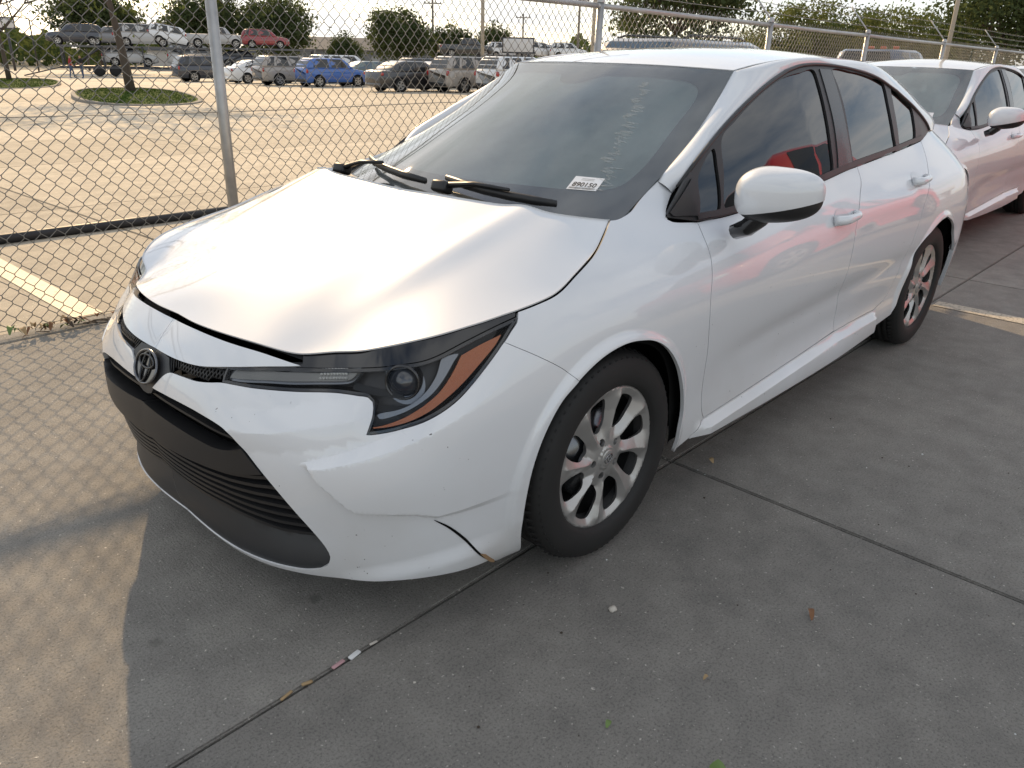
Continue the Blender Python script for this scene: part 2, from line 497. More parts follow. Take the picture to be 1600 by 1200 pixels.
    if hard:
        nl = [tuple(cor[i]) for i in range(len(F))] + [tuple(norms[k_] for k_ in q) for q in faces[len(F):]]
        my = np.array([1, -1, 1])
        ml = [tuple(c_ * my for c_ in q[::-1]) for q in nl]
    def hard_set(o_, L_n):
        if L_n is not None: o_.data.normals_split_custom_set([tuple(map(float, c_)) for q in L_n for c_ in q])
    if merge:       # both halves in one mesh
        k = len(verts)
        verts = np.vstack([verts, verts * [1, -1, 1]]); norms = np.vstack([norms, norms * [1, -1, 1]])
        faces = faces + [tuple(i + k for i in q[::-1]) for q in faces]
        if hard: nl = nl + ml
    o = mesh_obj(name, verts, faces, m, parent, True, None if hard else norms)
    hard_set(o, nl)
    out = [o]
    if both:
        out.append(mesh_obj(name, verts * [1, -1, 1], [q[::-1] for q in faces], m, parent, True, None if hard else norms * [1, -1, 1]))
        hard_set(out[-1], ml if hard else None)
    return out if both else o

def mirror_copy(o, parent=None):
    """the same part on the other side of the car"""
    me = o.data.copy()
    for v in me.vertices: v.co.y = -v.co.y
    me.flip_normals()
    c = bpy.data.objects.new(o.name.split('.')[0], me); COL.objects.link(c)
    c.parent = parent if parent is not None else o.parent
    return c

def loft(rows, name, m, parent, close=False, smooth=True):
    rows = np.asarray(rows, float); a, b = rows.shape[:2]
    f = []
    for i in range(a - 1):
        for j in range(b - 1):
            f.append((i * b + j, i * b + j + 1, (i + 1) * b + j + 1, (i + 1) * b + j))
    return mesh_obj(name, rows.reshape(-1, 3), f, m, parent, smooth)
# ------------------------------------------------------------------ sedan body surfaces
def nspline(t,y,tt):
    # natural cubic spline through (t,y[,k]) evaluated at tt
    t=np.asarray(t,float);y=np.asarray(y,float);n=len(t);h=np.diff(t)
    A=np.zeros((n,n));A[0,0]=A[-1,-1]=1
    r=np.zeros((n,)+y.shape[1:])
    for i in range(1,n-1):
        A[i,i-1]=h[i-1];A[i,i]=2*(h[i-1]+h[i]);A[i,i+1]=h[i]
        r[i]=6*((y[i+1]-y[i])/h[i]-(y[i]-y[i-1])/h[i-1])
    m=np.linalg.solve(A,r)
    tt=np.asarray(tt,float);k=np.clip(np.searchsorted(t,tt)-1,0,n-2)
    a=(t[k+1]-tt);b=(tt-t[k]);hh=h[k]
    if y.ndim>1: a=a[...,None];b=b[...,None];hh=hh[...,None]
    return m[k]*a**3/(6*hh)+m[k+1]*b**3/(6*hh)+(y[k]/hh-m[k]*hh/6)*a+(y[k+1]/hh-m[k+1]*hh/6)*b
BASE=np.array([(.945,-.2),(.945,0),(.935,.2),(.90,.4),(.835,.58),(.74,.71),(.6,.79),(.4,.845),(.2,.872),(0,.882),(-.45,.886),(-1.0,.887),(-1.6,.888),(-2.2,.890),(-2.7,.89),(-3.0,.88),(-3.2,.862),(-3.4,.80),(-3.55,.70),(-3.645,.52),(-3.69,.25),(-3.70,0),(-3.695,-.2)])
BASE[0]=(.935,-.2);BASE[-1]=(-3.69,-.25)
_u=np.concatenate([[0],np.cumsum(np.hypot(*np.diff(BASE,axis=0).T))]);_u-=_u[1]
UMAX=_u[-2]
_uf=np.linspace(_u[0],_u[-1],1500);_bf=nspline(_u,BASE,_uf)
# light smoothing of base
for _ in range(30):
    _bf[1:-1]=.25*_bf[:-2]+.5*_bf[1:-1]+.25*_bf[2:]
_tf=np.gradient(_bf,_uf,axis=0);_tf/=np.hypot(*_tf.T)[:,None]
_nf=np.stack([_tf[:,1],-_tf[:,0]],1)   # outward (left-hand side going rearwards on +y side)
def base(u):
    u=np.asarray(u,float)
    B=np.stack([np.interp(u,_uf,_bf[:,k]) for k in (0,1)],-1)
    N=np.stack([np.interp(u,_uf,_nf[:,k]) for k in (0,1)],-1)
    return B,N
def u_of(x,y=None):
    # arclength param of base point nearest to x (side) or (x,y)
    if y is None: return float(np.interp(-x,-_bf[:,0][_uf>=0],_uf[_uf>=0]))
    return float(_uf[((_bf-[x,y])**2).sum(1).argmin()])
ZL=np.array([.10,.14,.20,.28,.36,.44,.52,.60,.68,.76,.84,.92,1.0,1.08])
ST=[((.945,0),   [-0.105,-0.080,-0.048,-0.020,-0.004,0.000,-0.010,-0.034,-0.085,-0.170,-0.280,-0.400,-0.520,-0.640]),
 ((.90,.4),  [-0.085,-0.062,-0.045,-0.028,-0.018,-0.014,-0.020,-0.047,-0.100,-0.180,-0.300,-0.420,-0.540,-0.660]),
 ((.835,.58),[-0.100,-0.078,-0.060,-0.045,-0.033,-0.028,-0.038,-0.078,-0.140,-0.210,-0.300,-0.420,-0.540,-0.660]),
 ((.74,.71), [-0.100,-0.075,-0.052,-0.038,-0.026,-0.018,-0.026,-0.056,-0.100,-0.155,-0.230,-0.330,-0.440,-0.560]),
 ((.6,.79),  [-.08,-.055,-.032,-.018,-.008,0,-.002,-.014,-.045,-.093,-.16,-.25,-.35,-.46]),
 ((.4,.845), [-.08,-.050,-.030,-.020,-.010,-.003,0,-.003,-.020,-.053,-.11,-.20,-.30,-.40]),
 ((0,.882),  [-.08,-.050,-.030,-.020,-.010,0,0,0,-.006,-.023,-.070,-.152,-.25,-.35]),
 ((-.45,.886),[-0.080,-0.050,-0.030,-0.022,-0.022,-0.018,-0.010,-0.002,0.000,-0.014,-0.060,-0.150,-0.238,-0.310]),
 ((-1.0,.887),[-.08,-.05,-.03,-.025,-.035,-.030,-.015,-.003,0,-.011,-.045,-.105,-.17,-.25]),
 ((-1.6,.888),[-.08,-.05,-.03,-.025,-.038,-.032,-.018,-.004,0,-.008,-.034,-.083,-.14,-.20]),
 ((-2.2,.89),[-.08,-.05,-.035,-.03,-.035,-.025,-.012,-.002,0,-.008,-.035,-.09,-.155,-.22]),
 ((-2.7,.89),[-.08,-.05,-.035,-.025,-.015,-.005,0,0,0,-.010,-.040,-.10,-.17,-.25]),
 ((-3.2,.862),[-.09,-.06,-.04,-.025,-.012,-.004,0,0,-.002,-.015,-.045,-.11,-.19,-.28]),
 ((-3.55,.70),[-.11,-.08,-.05,-.03,-.012,-.003,0,0,-.005,-.02,-.045,-.10,-.19,-.30]),
 ((-3.70,0), [-.13,-.10,-.06,-.035,-.012,0,0,0,-.015,-.04,-.065,-.09,-.13,-.20])]
SU=np.array([u_of(*s[0]) for s in ST]);SU[0]=0
SD=np.array([s[1] for s in ST])
# extend symmetric across centre planes so that the splines have zero slope there
_SU=np.concatenate([[-SU[1]],SU,[2*UMAX-SU[-2]]]);_SD=np.concatenate([SD[1:2],SD,SD[-2:-1]])
_ug=np.arange(-.4,UMAX+.4,.01);_zg=np.arange(.10,1.0801,.005)
_D=nspline(_SU,_SD,_ug)              # stations -> fine u
_D=nspline(ZL,_D.T,_zg).T            # levels -> fine z
for _ in range(6): _D[:,1:-1]=.25*_D[:,:-2]+.5*_D[:,1:-1]+.25*_D[:,2:]
for _ in range(20): _D[1:-1]=.25*_D[:-2]+.5*_D[1:-1]+.25*_D[2:]
def dtub(u,z):
    u=np.asarray(u,float);z=np.asarray(z,float)
    a=np.clip((u-_ug[0])/.01,0,len(_ug)-1.001);b=np.clip((z-_zg[0])/.005,0,len(_zg)-1.001)
    i=a.astype(int);j=b.astype(int);f=a-i;g=b-j
    return (_D[i,j]*(1-f)+_D[i+1,j]*f)*(1-g)+(_D[i,j+1]*(1-f)+_D[i+1,j+1]*f)*g
def tub(u,z,off=0):
    B,N=base(u);d=dtub(u,z)+off
    return np.concatenate([B+N*d[...,None],np.asarray(z,float)[...,None]],-1)
# greenhouse side: y = G(x, z), leaning in from the belt line to the roof rail
BELT=np.array([(-.30,.690,.952),(-.40,.712,.938),(-.53,.747,.914),(-.71,.760,.915),(-1.05,.770,.936),(-1.4,.773,.963),(-1.656,.762,.982),(-2.32,.724,1.010),(-2.772,.685,1.030),(-3.04,.640,1.062),(-3.3,.585,1.07)])
GTOP=np.array([(-.3,.50),(-.9,.540),(-1.2,.560),(-1.65,.572),(-2.2,.562),(-2.7,.53),(-3.3,.46)])
def gside(x,z,off=0):
    x=np.asarray(x,float);z=np.asarray(z,float)
    yb=np.interp(-x,-BELT[:,0],BELT[:,1]);zb=np.interp(-x,-BELT[:,0],BELT[:,2]);yt=nspline(-GTOP[:,0],GTOP[:,1],-x)
    f=(z-zb)/(1.36-zb)
    y=yb+(yt-yb)*f+.035*f*(1-f)*1.0
    P=np.stack([x,y,z],-1)
    if off: P=P+np.array([0,.89,.45])*off
    return P
# feature lines of the body: TB in (arc length u, height z) on the lower body, GB in (x, z) on the glasshouse side
TB={'hood_front':[(-0.1776,0.7307),(-0.0445,0.7255),(0.1228,0.7263),(0.2495,0.7274),(0.3822,0.7221),(0.4658,0.7128),(0.5097,0.7099)],
'hood_lamp':[(0.5097,0.7099),(0.6093,0.7202),(0.7609,0.7436),(0.9389,0.7753),(1.06,0.7939),(1.189,0.8114)],
'hood_gap':[(1.189,0.8114),(1.253,0.8202),(1.323,0.8324),(1.415,0.8629),(1.528,0.8991),(1.608,0.9309),(1.674,0.9584)],
'strip_top':[(-0.2781,0.7225),(-0.1309,0.7224),(-0.0273,0.7167),(0.145,0.7194),(0.2619,0.7176),(0.3913,0.7103),(0.5037,0.6934),(0.5181,0.6916)],
'strip_low':[(-0.1558,0.6496),(-0.0781,0.6493),(0.0258,0.6497),(0.1393,0.6523),(0.2267,0.658),(0.3173,0.6715),(0.4177,0.6837),(0.5056,0.6899),(0.5181,0.6916)],
'white_top':[(0.0465,0.5626),(0.1092,0.6154),(0.1632,0.6222),(0.2343,0.625),(0.2906,0.6327),(0.3187,0.6376),(0.4324,0.6388),(0.5452,0.6411),(0.6577,0.6492),(0.6994,0.651),(0.7325,0.6524)],
'hl_inner':[(0.7325,0.6524),(0.7599,0.6529),(0.7733,0.6452),(0.7722,0.6205),(0.7643,0.6001),(0.7533,0.576)],
'hl_low':[(0.7533,0.5746),(0.7998,0.5814),(0.8386,0.5898),(0.9049,0.6101),(0.9807,0.6464),(1.069,0.7088),(1.127,0.7528)],
'hl_tail':[(1.127,0.7528),(1.157,0.7769),(1.177,0.7909),(1.183,0.7998)],
'hl_top':[(0.3297,0.672),(0.411,0.6799),(0.4876,0.6844),(0.6014,0.6897),(0.7606,0.7093),(0.857,0.7224),(0.9271,0.7324),(1.034,0.7646),(1.116,0.7858),(1.183,0.7998)],
'hl_left':[(0.3187,0.6376),(0.316,0.6537),(0.3173,0.6715)],
'seam':[(1.127,0.7528),(1.212,0.7074),(1.29,0.6583),(1.331,0.6217)],
'arch_f':[(1.331,0.6217),(1.27,0.5809),(1.217,0.5068),(1.185,0.4179),(1.174,0.3161),(1.177,0.2102),(1.204,0.1278)],
'arch_r':[(1.331,0.6217),(1.374,0.6438),(1.422,0.6618),(1.463,0.6713),(1.508,0.6766),(1.549,0.6761),(1.592,0.67),(1.634,0.6604),(1.674,0.6434),(1.714,0.6184),(1.75,0.5871),(1.78,0.5546),(1.809,0.5172),(1.854,0.4323),(1.877,0.3574),(1.874,0.2972),(1.872,0.2126)],
'bumper_low':[(1.204,0.1278),(1.151,0.1318),(1.121,0.1315),(1.085,0.1577),(1.053,0.1611),(0.9584,0.1687),(0.8709,0.1732),(0.7816,0.1713),(0.6712,0.1571),(0.584,0.1455),(0.48,0.14),(0.36,0.1365),(0.2,0.135),(0,0.135)],
'lip_top':[(0,0.147),(0.2,0.1475),(0.36,0.15),(0.47,0.154),(0.54,0.161),(0.5855,0.1749)],
'grille_side':[(0.5855,0.1749),(0.6132,0.195),(0.627,0.2269),(0.6205,0.2535),(0.5925,0.3002),(0.552,0.3538),(0.5083,0.4081),(0.4631,0.4585),(0.4298,0.4934),(0.3926,0.5282)],
'grille_top':[(0.3926,0.5282),(0.3717,0.5404),(0.3354,0.5498),(0.2187,0.5621),(0.1311,0.564),(0.0467,0.562)],
'bar_top':[(-0.0783,0.5187),(-0.0127,0.5152),(0.0743,0.5087),(0.1822,0.4999),(0.2642,0.4911),(0.3294,0.4849),(0.3779,0.4902),(0.4147,0.5033)],
'bar_low':[(-0.1284,0.4579),(-0.0616,0.4408),(0.0314,0.4275),(0.1452,0.4239),(0.2531,0.4223),(0.3449,0.4259),(0.4322,0.4377),(0.4711,0.4464)],
'slope_top':[(-0.1487,0.3825),(-0.1265,0.3642),(-0.0348,0.3163),(0.0643,0.3021),(0.1552,0.2912),(0.3018,0.2775),(0.3929,0.2611),(0.4742,0.2487),(0.5725,0.2543),(0.6125,0.2604)],
'shield':[(-0.1129,0.6464),(0.0266,0.6492),(0.0843,0.6444),(0.1113,0.6175),(0.0467,0.562),(0.0354,0.5435),(0.0124,0.5367),(-0.1095,0.5614),(-0.1108,0.5973)],
'emblem':[(-0.001,0.6056)],
'amber':[(0.7709,0.5903),(0.7954,0.5942),(0.8534,0.6132),(0.8991,0.636),(0.9414,0.6634),(0.9759,0.6952),(1.013,0.736),(1.066,0.7527),(1.129,0.7678),(1.109,0.7501),(1.055,0.7138),(1.001,0.6774),(0.9556,0.6495),(0.9079,0.6228),(0.8604,0.6042),(0.8098,0.5923),(0.7739,0.588)],
'drl':[(0.3237,0.6416),(0.3337,0.6693),(0.5094,0.6829),(0.7177,0.7012),(0.7329,0.6979),(0.7077,0.6751),(0.6828,0.6649),(0.5266,0.6488),(0.4293,0.6453),(0.348,0.6395)],
'proj':[(0.8738,0.7036)],
'proj2':[(0.8108,0.6971)],
'halo':[(0.7846,0.6132),(0.8413,0.6268),(0.8755,0.6393),(0.9145,0.6651),(0.9455,0.6976),(0.968,0.7323),(0.9862,0.7358),(1.01,0.7375),(0.9943,0.723),(0.9637,0.6913),(0.927,0.6594),(0.8828,0.6341),(0.8402,0.6169),(0.7903,0.6063)],
'crease_top':[(0.5894,0.4876),(0.6653,0.5233),(0.753,0.559),(0.8611,0.5951),(0.9532,0.6284)],
'crease_mid':[(0.5893,0.4844),(0.716,0.5241),(0.8284,0.5571),(0.9497,0.5997),(1.072,0.6536)],
'crease_left':[(0.5893,0.4844),(0.6304,0.4481),(0.6776,0.4096),(0.7133,0.3803)],
'crease_low':[(0.7133,0.3803),(0.7897,0.3779),(0.8668,0.3672),(0.9139,0.3504)],
'slit':[(0.9108,0.3472),(0.9478,0.3183),(0.9943,0.2676),(1.037,0.2095),(1.08,0.1601)],
'lower_ridge':[(0.5932,0.1669),(0.7464,0.2136),(0.868,0.2429),(0.9861,0.2539)],
'door_f':[(2.053,0.9134),(2.055,0.9081),(2.032,0.8737),(2.007,0.8291),(1.984,0.7879),(1.957,0.7231),(1.958,0.6469),(1.992,0.5087),(2.022,0.3164),(2.042,0.2793)],
'sill':[(2.042,0.2793),(2.265,0.288),(2.508,0.2993),(2.84,0.3159),(3.112,0.3298),(3.376,0.3309),(3.567,0.3292)],
'door_m':[(3.338,0.9884),(3.268,0.941),(3.192,0.8885),(3.097,0.8152),(3.061,0.7338),(3.052,0.586),(3.099,0.3974),(3.112,0.3325)],
'door_r':[(4.279,1.023),(4.152,0.9377),(3.998,0.8527),(3.881,0.7653),(3.817,0.6705),(3.784,0.5783),(3.749,0.4805),(3.705,0.3697),(3.567,0.3292)],
'belt':[(1.939,0.9435),(1.929,0.9329),(1.943,0.9265),(2.05,0.9137),(2.239,0.9145),(2.443,0.9281),(2.672,0.9448),(2.924,0.9626),(3.182,0.9822),(3.847,1.01),(4.304,1.03),(4.498,1.052),(4.581,1.063)],
'arch_b':[(3.603,0.2377),(3.809,0.253),(3.854,0.3755),(3.871,0.4659),(3.9,0.5519),(3.959,0.6079),(4.056,0.6508),(4.143,0.6739),(4.244,0.6831),(4.335,0.6701)],
'fender_top':[(1.674,0.9584),(1.71,0.9577),(1.789,0.9684),(1.871,0.9915),(1.933,1.009),(2.003,1.029)],
'aseam':[(2.003,1.029),(2.027,1.013),(2.036,0.9928)],
'aseam2':[(2.036,0.9928),(1.996,0.9736),(1.952,0.9522),(1.939,0.9435)],
'rocker_low':[(1.872,0.2126),(1.915,0.218),(1.972,0.224),(2.29,0.2165),(2.7,0.2123),(3.128,0.217),(3.603,0.2377)],
'rocker_edge':[(1.969,0.2298),(2.02,0.2335),(2.28,0.2383),(2.682,0.2428),(3.102,0.2567),(3.56,0.2668)],
'handle_f':[(2.977,0.8337)],
'handle_r':[(3.907,0.896)]}
GB={'upper':[(-0.4074,0.9445),(-0.4433,0.9744),(-0.5772,1.067),(-0.7935,1.163),(-0.9884,1.238),(-1.197,1.306),(-1.352,1.346),(-1.489,1.365),(-1.686,1.371),(-2.004,1.355),(-2.28,1.321),(-2.51,1.263),(-2.765,1.175),(-2.956,1.093),(-2.981,1.067)],
'g_sail':[(-0.5936,1.037),(-0.7246,1.113),(-0.7145,1.065),(-0.657,0.9306),(-0.5513,0.9272),(-0.5763,0.9966)],
'g_front':[(-0.7821,1.137),(-0.8981,1.191),(-1.06,1.252),(-1.207,1.297),(-1.337,1.327),(-1.466,1.342),(-1.599,1.348),(-1.599,1.294),(-1.574,1.181),(-1.54,1.078),(-1.497,0.9843),(-1.344,0.9726),(-1.078,0.9589),(-0.8124,0.9386),(-0.6929,0.9371),(-0.7391,1.041)],
'g_rear':[(-1.772,1.348),(-1.994,1.345),(-2.184,1.325),(-2.347,1.296),(-2.331,1.204),(-2.308,1.082),(-2.294,1.016),(-2.02,1.01),(-1.733,1.006),(-1.738,1.075),(-1.778,1.228),(-1.779,1.301)],
'g_quarter':[(-2.438,1.277),(-2.562,1.237),(-2.699,1.177),(-2.695,1.128),(-2.652,1.047),(-2.365,1.025),(-2.379,1.099),(-2.404,1.202)],
'bp_l':[(-1.635,1.355),(-1.624,1.276),(-1.605,1.162),(-1.569,1.058),(-1.532,0.9797)]}
# ------------------------------------------------------------------ the white sedan (origin on the ground under the front axle, nose towards +x)
def clamp01(a): return np.clip(a, 0, 1)
def sstep(a): a = clamp01(a); return a * a * (3 - 2 * a)
def L_(k): return np.array(TB[k], float)
U_FA, U_RA = float(u_of(0.0)), float(u_of(-2.7))

_CM = np.polyfit(np.array(TB['crease_mid'])[:, 0], np.array(TB['crease_mid'])[:, 1], 2)
_LR = np.polyfit(np.array(TB['lower_ridge'])[:, 0], np.array(TB['lower_ridge'])[:, 1], 2)
def body_disp(u, z):
    """creases pressed into the sheet metal, metres outwards"""
    u = np.asarray(u, float); z = np.asarray(z, float)
    d = np.zeros(np.broadcast(u, z).shape)
    # bumper corner block with its ledge
    zm = L_cm(u); zt = zm + np.interp(u, [0.58, 0.72, 0.95, 1.15], [0.012, 0.020, 0.034, 0.05])
    top = clamp01((zt - z) / (zt - zm))
    a, b = np.array(TB['crease_left'][0]), np.array(TB['crease_left'][-1])
    e = (b - a) / np.linalg.norm(b - a); nn = np.array([-e[1], e[0]])
    dl = (u - a[0]) * nn[0] + (z - a[1]) * nn[1]
    cl = L_('crease_low')
    zl = np.interp(u, cl[:, 0], cl[:, 1])
    blk = np.minimum(np.minimum(top, clamp01(dl / 0.016 + 0.0)), clamp01((z - zl) / 0.016))
    H = 0.026 * sstep((1.20 - u) / 0.5) * sstep((u - 0.565) / 0.075)
    d += H * blk
    # ridge under the lamp and the flared lower lip
    zc = np.interp(u, [0.0, 0.38, 0.50, 0.64, 0.75, 0.85], [0.545, 0.540, 0.555, 0.585, 0.612, 0.62])
    d += 0.011 * clamp01(1 - np.abs(z - zc) / 0.05) * clamp01((u - 0.25) / 0.15) * clamp01((0.80 - u) / 0.08)
    zr = np.polyval(_LR, np.clip(u, 0.55, 1.02))
    d += 0.016 * sstep((zr - z) / 0.055) * sstep((u - 0.58) / 0.2) * sstep((1.17 - u) / 0.2)
    # wheel arch lips
    for uc, r0, zc0 in ((U_FA, 0.372, 0.31), (U_RA, 0.385, 0.305)):
        r = np.hypot(u - uc + 0.012, z - zc0)
        d += 0.011 * sstep((r0 + 0.026 - r) / 0.026) * clamp01((z - 0.16) / 0.1)
    # sill strip standing proud
    si = L_('sill')
    zs = np.interp(u, si[:, 0], si[:, 1])
    k = clamp01((u - 1.98) / 0.08) * clamp01((3.60 - u) / 0.06)
    d += 0.028 * clamp01((zs - 0.008 - z) / 0.022) * k
    # door waist crease and the hollow under it
    k2 = sstep((u - 2.0) / 0.5) * sstep((4.9 - u) / 0.6)
    zw = 0.50 + 0.035 * (u - 2.0)
    d += -0.008 * np.exp(-((z - zw + 0.03) / 0.045) ** 2) * k2
    zh = 0.79 + 0.030 * (u - 2.0)
    d += 0.007 * clamp01(1 - np.abs(z - zh) / 0.06) * sstep((u - 2.6) / 0.8) * sstep((5.0 - u) / 0.4)
    return d

def L_ct(u): return L_cm(u) + np.interp(u, [0.58, 0.72, 0.95, 1.15], [0.012, 0.020, 0.034, 0.05])
def L_cm(u):
    return np.polyval(_CM, np.clip(u, 0.5, 1.25))
def arch_rings(uc):
    r0, zc0 = (0.372, 0.31) if uc < 2 else (0.385, 0.305)
    out = []
    for r in (r0 + .004, r0 + .013, r0 + .022, r0 + .030):
        out.append(np.array([(uc - 0.012 + r * math.cos(a), zc0 + r * math.sin(a)) for a in np.arange(-0.3, math.pi + 0.3, 0.035)]))
    return out
def sill_lines():
    si = crspline(L_('sill'), 0.02)
    return [si - [0, 0.008], si - [0, 0.019], si - [0, 0.030]]

def TS(off=0.0):
    def S(u, z):
        s = np.sign(np.asarray(u, float) + 1e-12)
        P = tub(np.abs(u), z, off + body_disp(np.abs(u), z))
        P = np.array(P); P[..., 1] = P[..., 1] * s
        return P
    return S
def GS(off=0.0):
    return lambda x, z: gside(x, z, off)
def P3d(u, z, off=0.0): return TS(off)(np.array([u]), np.array([z]))[0]
def clip0(L):
    """keep u >= 0, starting exactly on the centre line"""
    L = np.asarray(L, float)
    if (L[:, 0] >= 0).all(): return L
    out = []
    for a, b in zip(L[:-1], L[1:]):
        if a[0] * b[0] < 0:
            t = a[0] / (a[0] - b[0]); out.append((0.0, a[1] + t * (b[1] - a[1])))
        if b[0] >= 0: out.append(tuple(b))
    if L[0, 0] >= 0:
        out = [tuple(L[0])]
        for a, b in zip(L[:-1], L[1:]):
            if b[0] >= 0: out.append(tuple(b))
            else:
                t = a[0] / (a[0] - b[0]); out.append((0.0, a[1] + t * (b[1] - a[1]))); break
    return np.array(out)

def fit_field(data, w, lo, hi, h, smooth):
    """smooth height field through scattered points: penalised least squares on a grid"""
    nx, ny = int((hi[0] - lo[0]) / h) + 2, int((hi[1] - lo[1]) / h) + 2
    N = nx * ny
    A = []; b = []
    data = np.asarray(data, float)
    rows = []
    M = np.zeros((N, N)); v = np.zeros(N)
    def acc(idx, co, val, wt):
        for i, ci in zip(idx, co):
            v[i] += wt * ci * val
            for j, cj in zip(idx, co): M[i, j] += wt * ci * cj
    for (x, y, z), wt in zip(data, w):
        a = (x - lo[0]) / h; c = (y - lo[1]) / h
        i = min(max(int(a), 0), nx - 2); j = min(max(int(c), 0), ny - 2); f = a - i; g = c - j
        acc([i * ny + j, (i + 1) * ny + j, i * ny + j + 1, (i + 1) * ny + j + 1], [(1 - f) * (1 - g), f * (1 - g), (1 - f) * g, f * g], z, wt)
    for i in range(nx):
        for j in range(ny):
            if 0 < i < nx - 1: acc([(i - 1) * ny + j, i * ny + j, (i + 1) * ny + j], [1, -2, 1], 0, smooth)
            if 0 < j < ny - 1: acc([i * ny + j - 1, i * ny + j, i * ny + j + 1], [1, -2, 1], 0, smooth)
            if i < nx - 1 and j < ny - 1: acc([i * ny + j, (i + 1) * ny + j, i * ny + j + 1, (i + 1) * ny + j + 1], [1, -1, -1, 1], 0, 2 * smooth)
    Z = np.linalg.solve(M + 1e-9 * np.eye(N), v).reshape(nx, ny)
    def T(x, y):
        # C1 interpolation of the grid (quadratic B-spline look-up keeps highlights smooth)
        a = np.clip((np.asarray(x, float) - lo[0]) / h, 0.5, nx - 1.501); c = np.clip((np.asarray(y, float) - lo[1]) / h, 0.5, ny - 1.501)
        i = np.round(a).astype(int); j = np.round(c).astype(int); i = np.clip(i, 1, nx - 2); j = np.clip(j, 1, ny - 2)
        f = a - i; g = c - j
        wx = [0.5 * (0.5 - f) ** 2, 0.75 - f * f, 0.5 * (0.5 + f) ** 2]; wy = [0.5 * (0.5 - g) ** 2, 0.75 - g * g, 0.5 * (0.5 + g) ** 2]
        z = 0
        for p_ in range(3):
            for q_ in range(3): z = z + wx[p_] * wy[q_] * Z[i + p_ - 1, j + q_ - 1]
        return z
    return T

# ---- shared outlines
SEAM_A = P3d(*TB['aseam'][0]); SEAM_B = P3d(*TB['aseam'][-1])
HF = [P3d(*q) for q in clip0(L_('hood_front'))]
HL = [P3d(*q) for q in TB['hood_lamp']]
HG = [P3d(*q) for q in TB['hood_gap']]
REAR = [(-0.149, 0.69, 0.958), (-0.075, 0.635, 0.969), (-0.035, 0.57, 0.974), (0.0, 0.40, 0.979), (0.028, 0.2, 0.981), (0.038, 0.0, 0.982)]
WB = np.array([(-0.235, 0.662, 0.938), (-0.3591, 0.6436, 0.9888), (-0.5096, 0.6237, 1.0515), (-0.7338, 0.5899, 1.1582), (-0.9251, 0.5552, 1.2675), (-1.0485, 0.530, 1.3471)])
HEADER = [(-0.93, 0, 1.360), (-0.95, 0.2, 1.359), (-0.995, 0.4, 1.354), (-1.0485, 0.53, 1.3471)]
ROOF_EDGE = [(-1.0485, 0.53, 1.3471), (-1.2, 0.533, 1.368), (-1.5, 0.534, 1.391), (-1.9, 0.527, 1.397), (-2.3, 0.505, 1.384), (-2.6, 0.48, 1.357), (-2.8, 0.462, 1.325)]
BACK_EDGE = [(-2.8, 0.462, 1.325), (-3.0, 0.475, 1.262), (-3.2, 0.505, 1.175), (-3.36, 0.55, 1.085)]
U_CP = 4.98
C_END = P3d(U_CP, 1.045)

def hood_field():
    data = []; w = []
    for L in (HF, HL, HG):
        for q in crspline(np.array(L), 0.02): data.append(q); w.append(25)
    for q in crspline(np.array(REAR), 0.02): data.append(q); w.append(25)
    for x, z in [(.815, .7255), (.79, .742), (.75, .764), (.70, .786), (.6, .821), (.5, .852), (.4, .879), (.3, .905), (.2, .929), (.1, .952), (0, .972)]:
        data.append((x, 0, z)); w.append(4)
        data.append((x, 0.05, z)); w.append(2)
    data = np.array(data)
    T0 = fit_field(np.vstack([data, data * [1, -1, 1]]), w + w, (-0.2, -0.88), (0.86, 0.88), 0.04, 0.6)
    def T(x, y):
        y = np.abs(np.asarray(y, float)); x = np.asarray(x, float)
        yr = 0.50 - 0.10 * (x + 0.1)
        k = sstep((0.70 - x) / 0.5) * sstep((x + 0.13) / 0.12)
        ridge = 0.010 * np.exp(-((y - yr) / 0.055) ** 2) * k
        yc = 0.33 - 0.20 * (0.7 - x)
        ridge = ridge - 0.004 * sstep((yc - y) / 0.12) * sstep((0.75 - x) / 0.3) * sstep((x + 0.1) / 0.3)
        return T0(x, y) + ridge
    return T

def ws_surface(off=0.0):
    W = crspline(WB, 0.02); s = np.concatenate([[0], np.cumsum(np.linalg.norm(np.diff(W, axis=0), axis=1))]); s /= s[-1]
    C0 = np.array([(-0.035, 0, 0.950), (-0.27, 0, 1.065), (-0.52, 0, 1.185), (-0.76, 0, 1.290), (-0.93, 0, 1.360)])
    C = crspline(C0, 0.02); sc = np.concatenate([[0], np.cumsum(np.linalg.norm(np.diff(C, axis=0), axis=1))]); sc /= sc[-1]
    def S(a, t):      # a in -1..1 across, t in 0..1 up
        a = np.asarray(a, float); t = np.asarray(t, float)
        w = np.stack([np.interp(t, s, W[:, k]) for k in range(3)], -1); c = np.stack([np.interp(t, sc, C[:, k]) for k in range(3)], -1)
        f = (np.abs(a) ** 2.2)
        P = c + (w - c) * f[..., None]
        P[..., 1] = a * w[..., 1]
        return P + np.array([0.42, 0, 0.9]) * off
    return S

